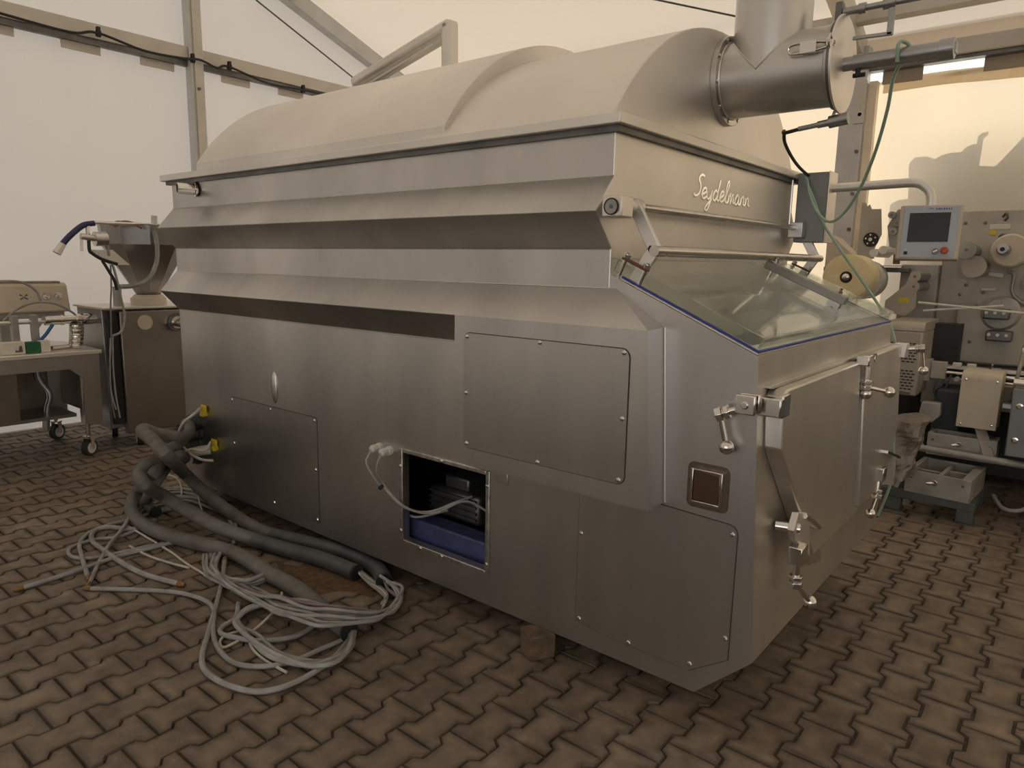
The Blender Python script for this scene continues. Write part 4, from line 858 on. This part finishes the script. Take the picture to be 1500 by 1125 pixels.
pr_ = thing('pipe_assembly', (-5.1, -.3, .785), 'shiny steel pipe fitting with a coiled metal hose on the trolley', 'pipe')
obj('long_pipe', B().cyl((-5.05, -1.7, .99), (-5.05, -.20, .99), .014, 12), STEEL2, pr_)
obj('pipe_body', B().lathe((-5.05, -.235, .995), (0, 1, 0), [(0, .034), (.10, .034), (.101, .038), (.12, .038), (.121, .030), (.20, .030), (.201, .040), (.23, .040), (.231, .030), (.25, .030), (.251, .042), (.31, .042), (.32, .036), (.35, .036), (.36, .02)], 20), CHROME, pr_)
obj('pipe_lug', B().box(-5.03, -5.01, .10, .11, .93, .97), BLACK, pr_)
hel = [Vector((-5.04 + .040 * math.cos(t * .55), -.035 + .040 * math.sin(t * .55) - .02 * (t / 120) ** 2, .965 - .165 * t / 120)) for t in range(0, 121)]
obj('coiled_hose', B().tube(hel, .0095, 6), CHROME, pr_)
obj('hose_tail', B().cyl((-5.04, -.08, .802), (-5.0, -.22, .802), .016, 10), CHROME, pr_)
for yy in (-.42, -.30): obj('pipe_stand', B().box(-5.08, -5.02, yy - .02, yy + .02, .786, 1.04), GREYM, pr_, bevel=.004)
obj('stand_brace', B().obox((-5.05, -.30, .93), (-5.05, -.22, 1.03), .02, .02, (1, 0, 0)), GREYM, pr_)
obj('blue_strap', B().tube(spline([(-5.0, -.20, .97), (-5.0, -.25, .90), (-5.0, -.30, .85)], 5), .012, 8), mat('blue_strap', (.02, .10, .25), .5), pr_)
obj('paper_carton', B().box(-4.99, -4.90, -.545, -.41, .7865, .868), PAPER, label='white printed carton lying on the trolley edge', cat='carton', bevel=.003)
ct = B().prism([(-.47, .80), (-.47, .815), (-.45, .81), (-.445, .84), (-.43, .845), (-.425, .80)], 'x', -4.8995, -4.8985)
obj('carton_print', ct, DKSTEEL, bpy.data.objects['paper_carton'])
obj('green_card', B().box(-4.98, -4.905, -.405, -.318, .7865, .862), GREENC, label='dark green box next to the white carton', cat='box', bevel=.002)
obj('paper_packet', B().box(-4.98, -4.91, -.313, -.255, .7865, .866), PAPER, label='small white packet beside the green box', cat='packet', bevel=.002)

# ================================================================ PACKAGING MACHINE (right background)
pk = thing('packaging_machine', (.4, 3.8, 0), 'large beige packaging machine with rollers and film spindles along the bright tent wall', 'machine')
bp_ = obj('back_plate', B().box(-.17, 4.6, 4.10, 4.16, .80, 1.885), BEIGE, pk, bevel=.006)  # plates and bed carried on out of view to darken the steel's reflections
obj('lower_plate', B().box(-.02, 4.6, 3.98, 4.10, .80, 1.22), BEIGE, pk, bevel=.02)
obj('machine_bed', B().box(-.75, 4.6, 3.75, 4.3, .06, .80), BLACK, pk, bevel=.01)
obj('bed_frame', B().box(-.12, 4.6, 3.55, 3.75, .55, .72), BEIGE, pk, bevel=.006)
obj('side_frame', B().box(-.42, -.17, 4.02, 4.14, .70, 1.50), GREYM, pk, bevel=.008)
SC = mesh_of('plate_bolt', B().lathe((0, 0, 0), (0, -1, 0), [(0, .012), (.006, .012), (.008, .006)], 8), DKSTEEL)
for x_, z_ in ((.0, 1.36), (-.03, 1.29), (.11, 1.31), (.10, 1.22), (-.05, 1.80), (.07, 1.80), (.33, 1.83), (.42, 1.40), (.50, 1.25), (.08, .96)): inst('plate_bolt', SC, (x_, 4.099 if z_ > 1.22 else 3.979, z_), bp_)
obj('paper_label', B().box(.10, .22, 4.094, 4.1, 1.755, 1.79), PAPER, bp_); obj('yellow_label', B().box(.10, .14, 4.094, 4.1, 1.715, 1.75), YELLOW, bp_)
obj('lifting_hook', B().tube(spline([(.17, 4.09, 1.84), (.19, 4.05, 1.86), (.20, 4.05, 1.83), (.185, 4.06, 1.81)], 4), .008, 6), DKSTEEL, bp_)
obj('label_bracket', B().tube(spline([(.17, 4.1, 1.70), (.19, 4.04, 1.71), (.22, 4.03, 1.69)], 4), .014, 8), DKSTEEL, bp_)
def roller(x, z, y0, y1, r, m=ALU, cap=True, cr=None):
    o = obj('roller', B().lathe((x, y0, z), (0, 1, 0), [(0, r), (y1 - y0, r)], 24), m, pk)
    if cap: obj('roller_cap', B().lathe((x, y0 - .015, z), (0, 1, 0), [(0, .012), (.002, (cr or r) * .98), (.016, (cr or r))], 24), GREYM, o); obj('roller_screw', B().cyl((x, y0 - .015, z), (x, y0 - .022, z), .010, 8), DKSTEEL, o)
    return o
roller(.025, 1.60, 3.70, 4.10, .045, cr=.060); roller(.06, 1.49, 3.86, 4.10, .075, BEIGE, False)
big = obj('spindle_disc', B().lathe((.255, 3.84, 1.60), (0, 1, 0), [(0, .10), (.015, .112), (.03, .112), (.26, .112)], 32), BEIGE2, pk)
obj('spindle_nose', B().lathe((.225, 3.70, 1.605), (0, 1, 0), [(0, .028), (.008, .036), (.14, .040)], 18), ALU, big); obj('spindle_screw', B().cyl((.225, 3.70, 1.605), (.225, 3.692, 1.605), .014, 12), BLACK, big)
gg = obj('guide_plate', B().prism([(-.275, 1.45), (-.235, 1.45), (-.225, 1.20), (-.285, 1.14), (-.42, 1.16), (-.42, 1.24), (-.30, 1.36)], 'y', 3.60, 3.615), BEIGE, pk)
obj('warning_sticker', B().box(-.335, -.27, 3.598, 3.60, 1.235, 1.265), YELLOW, gg)
for z_ in (1.415, 1.345): roller(-.25, z_, 3.62, 4.02, .034, ALU, True, .036)
rp = obj('splice_plate', B().prism([(-.71, 1.52), (-.71, 1.955), (-.685, 1.955), (-.67, 1.925), (-.655, 1.94), (-.64, 1.905), (-.575, 1.905), (-.555, 1.72), (-.60, 1.60), (-.59, 1.54)], 'y', 3.90, 3.92), BEIGE, pk)
fd = obj('fan_disc', B().lathe((-.621, 3.885, 1.681), (0, 1, 0), [(0, .02), (.001, .052), (.015, .054)], 26), BLACK, rp)
for k in range(5): a = 2 * math.pi * k / 5 + .4; obj('fan_bolt', B().cyl((-.621 + .034 * math.cos(a), 3.885, 1.681 + .034 * math.sin(a)), (-.621 + .034 * math.cos(a), 3.878, 1.681 + .034 * math.sin(a)), .007, 8), CHROME, fd)
obj('fan_centre', B().cyl((-.621, 3.886, 1.681), (-.621, 3.872, 1.681), .014, 10), CHROME, fd)
obj('splice_bracket', B().prism([(-.53, 1.78), (-.47, 1.90), (-.42, 1.90), (-.42, 1.62), (-.50, 1.62)], 'y', 3.95, 3.97), GREYM, pk)
for x_, z_ in ((-.50, 1.86), (-.46, 1.80), (-.48, 1.74)): roller(x_, z_, 3.92, 4.25, .026, ALU, True)
for x_, z_ in ((-.56, 1.58), (-.50, 1.60)): roller(x_, z_, 3.75, 4.2, .030, WHITEP, False)
obj('film_web', B().box(-.60, -.40, 3.70, 4.1, 1.485, 1.49), mat('film_sheet', (.62, .58, .50), .3), pk)
obj('red_guard', B().box(-.43, -.39, 3.76, 3.80, 1.50, 1.57), MAROON, pk, bevel=.004)
obj('support_block', B().prism([(-.93, 1.47), (-.93, 1.72), (-.88, 1.70), (-.73, 1.56), (-.72, 1.47)], 'y', 3.88, 4.1), BEIGE2, pk)
obj('spindle_arm', B().box(-.95, -.35, 3.92, 4.05, 1.44, 1.475), DKSTEEL, pk, bevel=.006)
# perforated drive cover
pc_ = obj('drive_cover', B().box(-.32, -.095, 3.20, 3.75, .64, 1.065), BEIGE, pk, bevel=.012)
arc_ = [(3.20 + .06 * (1 - math.cos(math.radians(a))), 1.065 + .06 * math.sin(math.radians(a))) for a in range(0, 91, 15)]
b = B(); n = len(arc_); b.prism(arc_ + [(3.75, 1.125), (3.75, 1.065)], 'x', -.32, -.092); obj('cover_hood', b, BEIGE, pc_, bevel=.003)
vs = B()
for r_ in range(7):
    for c_ in range(7):
        for zb_ in (.86, .68):
            x0 = -.305 + c_ * .026 + (r_ % 2) * .012
            vs.box(x0, x0 + .019, 3.197, 3.2, zb_ + r_ * .020, zb_ + r_ * .020 + .008)
obj('vent_slots', vs, BLACK, pc_, kind='stuff')
obj('cover_handle', B().obox((-.23, 3.19, .665), (-.13, 3.19, .655), .02, .018), CHROME, pc_)
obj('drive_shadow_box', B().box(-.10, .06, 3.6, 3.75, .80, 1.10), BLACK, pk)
# rails and rods
for p0, p1, r_, m_ in (((1345, 443), (1502, 459), .008, WHITEP), ((1352, 455), (1470, 448), .007, WHITEP)):
    obj('guide_rod', B().cyl(U(*p0, y=3.55), U(*p1, y=3.55), r_, 8), m_, pk)
obj('conveyor_rail', B().box(-.10, 1.4, 3.44, 3.52, .815, .835), STEEL2, pk, bevel=.003); obj('conveyor_rail', B().cyl((.02, 3.42, .79), (1.4, 3.42, .80), .013, 12), CHROME, pk)
obj('conveyor_rail', B().cyl((.12, 3.40, .755), (1.4, 3.40, .765), .009, 10), CHROME, pk)
obj('rail_clamp', B().box(-.06, .03, 3.40, 3.46, .745, .86), BEIGE, pk, bevel=.006); obj('rail_bracket', B().box(-.12, -.06, 3.42, 3.5, .72, .87), BEIGE, pk, bevel=.004)
for x_ in (.10, .24): obj('rail_knob', B().cyl((x_, 3.40, .76), (x_, 3.36, .76), .014, 10), WHITEP, pk)
for x_, z_ in ((.06, .84), (.14, .84)): obj('rail_block', B().box(x_, x_ + .05, 3.42, 3.46, z_ - .01, z_ + .02), WHITEP, pk, bevel=.003)
ac_ = obj('sensor_clamp', B().box(.27, .33, 3.36, 3.42, .76, .85), GREYM, pk, bevel=.006); obj('clamp_lever', B().cyl((.27, 3.36, .83), (.285, 3.34, .88), .006, 8), CHROME, ac_)
obj('upright_rod', B().cyl((.41, 3.30, .66), (.44, 3.30, 1.02), .012, 10), ROD, pk); obj('upright_rod', B().cyl((.46, 3.32, .76), (.48, 3.32, 1.0), .010, 10), ROD, pk)
obj('rod_foot', B().box(.37, .60, 3.28, 3.32, .62, .645), STEEL2, pk)
obj('rod_knob', B().cyl((.43, 3.28, .985), (.47, 3.28, .985), .018, 10), WHITEP, pk)
for k, (x_, z_) in enumerate(((.22, 1.17), (.25, 1.02))):
    h_ = obj('sealing_head', B().box(x_ - .07, x_ + .08, 3.84, 3.98, z_ - .035, z_ + .035), DKSTEEL, pk, bevel=.01)
    for q in (-.05, .0, .05): obj('head_bolt', B().cyl((x_ + q, 3.84, z_ + .01), (x_ + q, 3.825, z_ + .01), .011, 8), WHITEP, h_)
obj('head_cover', B().lathe((.24, 3.96, 1.17), (0, 1, 0), [(0, .10), (.02, .12), (.14, .12)], 24), GREYM, pk)
obj('contour_frame', B().tube(spline([(.24, 4.09, 1.46), (.28, 4.08, 1.44), (.28, 4.08, 1.33), (.32, 4.08, 1.27), (.42, 4.08, 1.20), (.48, 4.08, 1.10)], 5), .012, 8), GREYM, pk)
obj('pinch_wheel', B().lathe((.38, 4.04, 1.38), (0, 1, 0), [(0, .02), (.004, .05), (.06, .05)], 20), GREYM, pk)
obj('yellow_clip', B().box(.40, .43, 4.05, 4.08, 1.27, 1.32), YELLOW, pk); obj('pale_lever', B().obox((.13, 4.06, 1.44), (.22, 4.06, 1.43), .03, .03), WHITEP, pk, bevel=.008)
obj('pale_lever', B().obox((.10, 4.06, 1.33), (.19, 4.06, 1.335), .02, .02), PAPER, pk, bevel=.005)
obj('air_hose', B().tube(spline([(.03, 3.38, .66), (.12, 3.36, .655), (.19, 3.38, .69), (.22, 3.42, .74)], 6), .007, 8), WHITEP, pk)
for k in range(3): obj('air_hose', B().tube(spline([(.0 + .03 * k, 3.42, .78), (-.02 + .03 * k, 3.38, .66), (.03 + .02 * k, 3.40, .56), (-.04 + .02 * k, 3.5, .48)], 6), .007, 8), mat('blue_grey_hose%d' % k, (.06, .08, .11), .5), pk)
# bowed cover, right cabinet
cv = [(3.10, .50)] + [(3.10 + .05 * (1 - math.cos(math.radians(a))), .80 + .05 * math.sin(math.radians(a))) for a in range(0, 91, 15)] + [(3.32, .85), (3.32, .50)]
cvr = obj('bowed_cover', B().prism(cv, 'x', .155, .365), BEIGE2, pk, bevel=.004)
for x_, z_ in ((.18, .80), (.34, .80), (.18, .52), (.34, .53)): inst('screw', SCREWM, (x_, 3.10, z_), cvr)
obj('cover_arm', B().obox((.27, 3.18, .52), (.36, 3.02, .33), .06, .02), BEIGE, pk, bevel=.003)
rc_ = obj('switch_cabinet', B().box(.435, 1.1, 2.90, 3.5, .40, .80), mat('blue_grey_steel', (.22, .22, .22), .45, .6, var=.15, scale=5), pk, bevel=.006)
for z_ in (.70, .50): obj('cabinet_lock', B().lathe((.475, 2.90, z_), (0, -1, 0), [(0, .018), (.006, .018), (.008, .010), (.012, .009)], 14), CHROME, rc_)
obj('cabinet_roll', B().cyl((.43, 2.95, .83), (1.1, 2.95, .83), .02, 12), STEEL2, rc_)
obj('pipe_rail', B().cyl((-.12, 3.05, .34), (.55, 3.0, .34), .022, 12), GREYM, pk)
for x_ in (-.6, 1.3): obj('machine_foot', B().lathe((x_, 4.0, 0), (0, 0, 1), [(0, .05), (.015, .05), (.02, .02), (.062, .02)], 16), GREYM, pk)
for x_ in (.6, 1.05): obj('cabinet_leg', B().box(x_, x_ + .04, 3.1, 3.14, 0.0, .40), GREYM, pk)
obj('floor_cable', B().tube(spline([(.40, 3.1, .10), (.46, 3.0, .06), (.55, 3.0, .07), (.62, 3.05, .14)], 6), .012, 8), CABLE, pk)
# black bin-like motor hood between
obj('motor_hood', B().box(.0, .16, 3.25, 3.7, .30, .70), mat('blue_black_plastic', (.02, .024, .032), .45), pk, bevel=.02)
obj('motor_fitting', B().prism([(-.065, .50), (-.05, .62), (.055, .62), (.06, .54), (.02, .49)], 'y', 3.15, 3.22), GREYM, pk, bevel=.006)
obj('connector', B().cyl((-.03, 3.14, .475), (-.035, 3.14, .435), .018, 10), WHITEP, pk)
obj('lead', B().tube(spline([(-.035, 3.14, .435), (-.03, 3.12, .38), (-.0, 3.1, .34), (.03, 3.1, .31)], 5), .006, 6), CABLE, pk)
# film roll on its spindle
fr_ = thing('film_roll', (-.62, 3.6, 1.24), 'yellowed roll of packaging film on a spindle', 'roll')
RC = Vector((-.62, 3.30, 1.403))
obj('film_winding', B().lathe(RC, (0, 1, 0), [(0, .05), (0.001, .150), (.004, .157), (.26, .157), (.262, .05)], 40), YELLOWFILM, fr_)
obj('second_winding', B().lathe(RC + Vector((.03, .28, -.02)), (0, 1, 0), [(0, .05), (.002, .14), (.20, .14), (.202, .05)], 36), WHITEP, fr_)
obj('core_ring', B().lathe(RC + Vector((0, -.004, 0)), (0, 1, 0), [(0, .026), (0, .040), (.01, .040), (.01, .026)], 28), BLACK, fr_)
obj('spindle', B().lathe(RC + Vector((0, -.02, 0)), (0, 1, 0), [(0, .010), (.008, .024), (.02, .026), (.60, .026)], 20), CHROME, fr_)
# low stand with tool trays
sn = thing('low_stand', (.1, 3.0, 0), 'low grey-green steel stand on flat feet under the tool tray', 'stand')
obj('front_beam', B().box(-.32, .345, 2.70, 2.75, .085, .135), DARKGREEN, sn, bevel=.004); obj('rear_beam', B().box(-.32, .345, 3.25, 3.30, .085, .135), DARKGREEN, sn, bevel=.004)
for x_ in (-.32, .295): obj('side_beam', B().box(x_, x_ + .05, 2.75, 3.25, .085, .135), DARKGREEN, sn, bevel=.004)
for x_, y_ in ((-.12, 2.705), (.255, 2.705), (-.12, 3.20), (.255, 3.20)):
    l_ = obj('leg', B().box(x_, x_ + .085, y_, y_ + .085, .006, .085), DARKGREEN, sn, bevel=.004); obj('foot_plate', B().box(x_ - .012, x_ + .095, y_ - .008, y_ + .095, 0, .006), DARKGREEN, l_)
def tray(name, cx, cy, z0, lx, ly, h, rot, label):
    t = thing(name, (cx, cy, z0), label, 'tool tray')
    bs = [('front_wall', B().box(-lx / 2, lx / 2, -ly / 2, -ly / 2 + .02, 0, h)), ('rear_wall', B().box(-lx / 2, lx / 2, ly / 2 - .02, ly / 2, 0, h)), ('side_wall', B().box(-lx / 2, -lx / 2 + .03, -ly / 2 + .02, ly / 2 - .02, 0, h)), ('side_wall', B().box(lx / 2 - .05, lx / 2, -ly / 2 + .02, ly / 2 - .02, 0, h)),
          ('base', B().box(-lx / 2 + .03, lx / 2 - .05, -ly / 2 + .02, ly / 2 - .02, 0, .02)), ('divider', B().box(-.012, .012, -ly / 2 + .02, ly / 2 - .02, .02, h * .9)), ('divider', B().box(-lx / 2 + .03, -.012, -.06, -.04, .02, h * .85)), ('divider', B().box(.012, lx / 2 - .05, .02, .04, .02, h * .85)),
          ('knob', B().cyl((-.01, -ly / 2, h * .66), (-.01, -ly / 2 - .03, h * .66), .018, 12).cyl((-.01, -ly / 2 - .02, h * .66), (-.05, -ly / 2 - .03, h * .60), .010, 10))]
    for x_ in (-lx / 2 + .03, lx / 2 - .04): bs.append(('bolt', B().cyl((x_, -ly / 2, h * .7), (x_, -ly / 2 - .004, h * .7), .009, 8)))
    M_ = Matrix.Rotation(rot, 3, 'Z')
    for nm, b in bs:
        b.v = [M_ @ v + Vector((cx, cy, z0)) for v in b.v]; obj(nm, b, CHROME if nm == 'knob' else DKSTEEL if nm == 'bolt' else GREYM, t, bevel=.002)
    return t
tray('tool_tray', .16, 2.90, .1355, .34, .42, .135, math.radians(-4), 'open grey metal tool tray with dividers resting on the low stand')
tray('tool_tray', .20, 3.16, .30, .37, .16, .14, 0, 'slotted grey tool frame propped behind the tool tray on the stand')
# wrapped machine part leaning beside the stand
wp = B(); 
def wv(u, v):
    a = 2 * math.pi * u; c = U(1311, 695, y=2.62).lerp(U(1338, 612, y=2.72), v); r_ = .078 / max(abs(math.cos(a)), abs(math.sin(a))) ** .7 + .012 * math.sin(a * 4 + v * 8) + .010 * math.sin(v * 13 + a * 2) + random.uniform(-.004, .004) * (0 < u < 1) 
    return c + Vector((math.cos(a) * r_, math.sin(a) * r_ * .9, .25 * r_ * math.sin(a)))
wpp = sheet(20, 14, wv); wpp.f += [tuple(range(21))[::-1], tuple(range(14 * 21, 15 * 21))]
wt = thing('wrapped_part', (-.05, 2.68, .135), 'crumpled plastic wrapped machine part leaning by the low stand', 'wrapped part')
obj('wrapping', wpp, mat('crumpled_plastic', (.20, .17, .145), .28, .2, var=.4, scale=20, bump=.5, bscale=35), wt, smooth=False)
obj('wooden_end', B().obox(U(1308, 712, y=2.6), U(1326, 672, y=2.66), .05, .03), GREYM, wt, bevel=.003)

# ================================================================ OUTSIDE: parked machine whose shadow falls on the sunlit sheet
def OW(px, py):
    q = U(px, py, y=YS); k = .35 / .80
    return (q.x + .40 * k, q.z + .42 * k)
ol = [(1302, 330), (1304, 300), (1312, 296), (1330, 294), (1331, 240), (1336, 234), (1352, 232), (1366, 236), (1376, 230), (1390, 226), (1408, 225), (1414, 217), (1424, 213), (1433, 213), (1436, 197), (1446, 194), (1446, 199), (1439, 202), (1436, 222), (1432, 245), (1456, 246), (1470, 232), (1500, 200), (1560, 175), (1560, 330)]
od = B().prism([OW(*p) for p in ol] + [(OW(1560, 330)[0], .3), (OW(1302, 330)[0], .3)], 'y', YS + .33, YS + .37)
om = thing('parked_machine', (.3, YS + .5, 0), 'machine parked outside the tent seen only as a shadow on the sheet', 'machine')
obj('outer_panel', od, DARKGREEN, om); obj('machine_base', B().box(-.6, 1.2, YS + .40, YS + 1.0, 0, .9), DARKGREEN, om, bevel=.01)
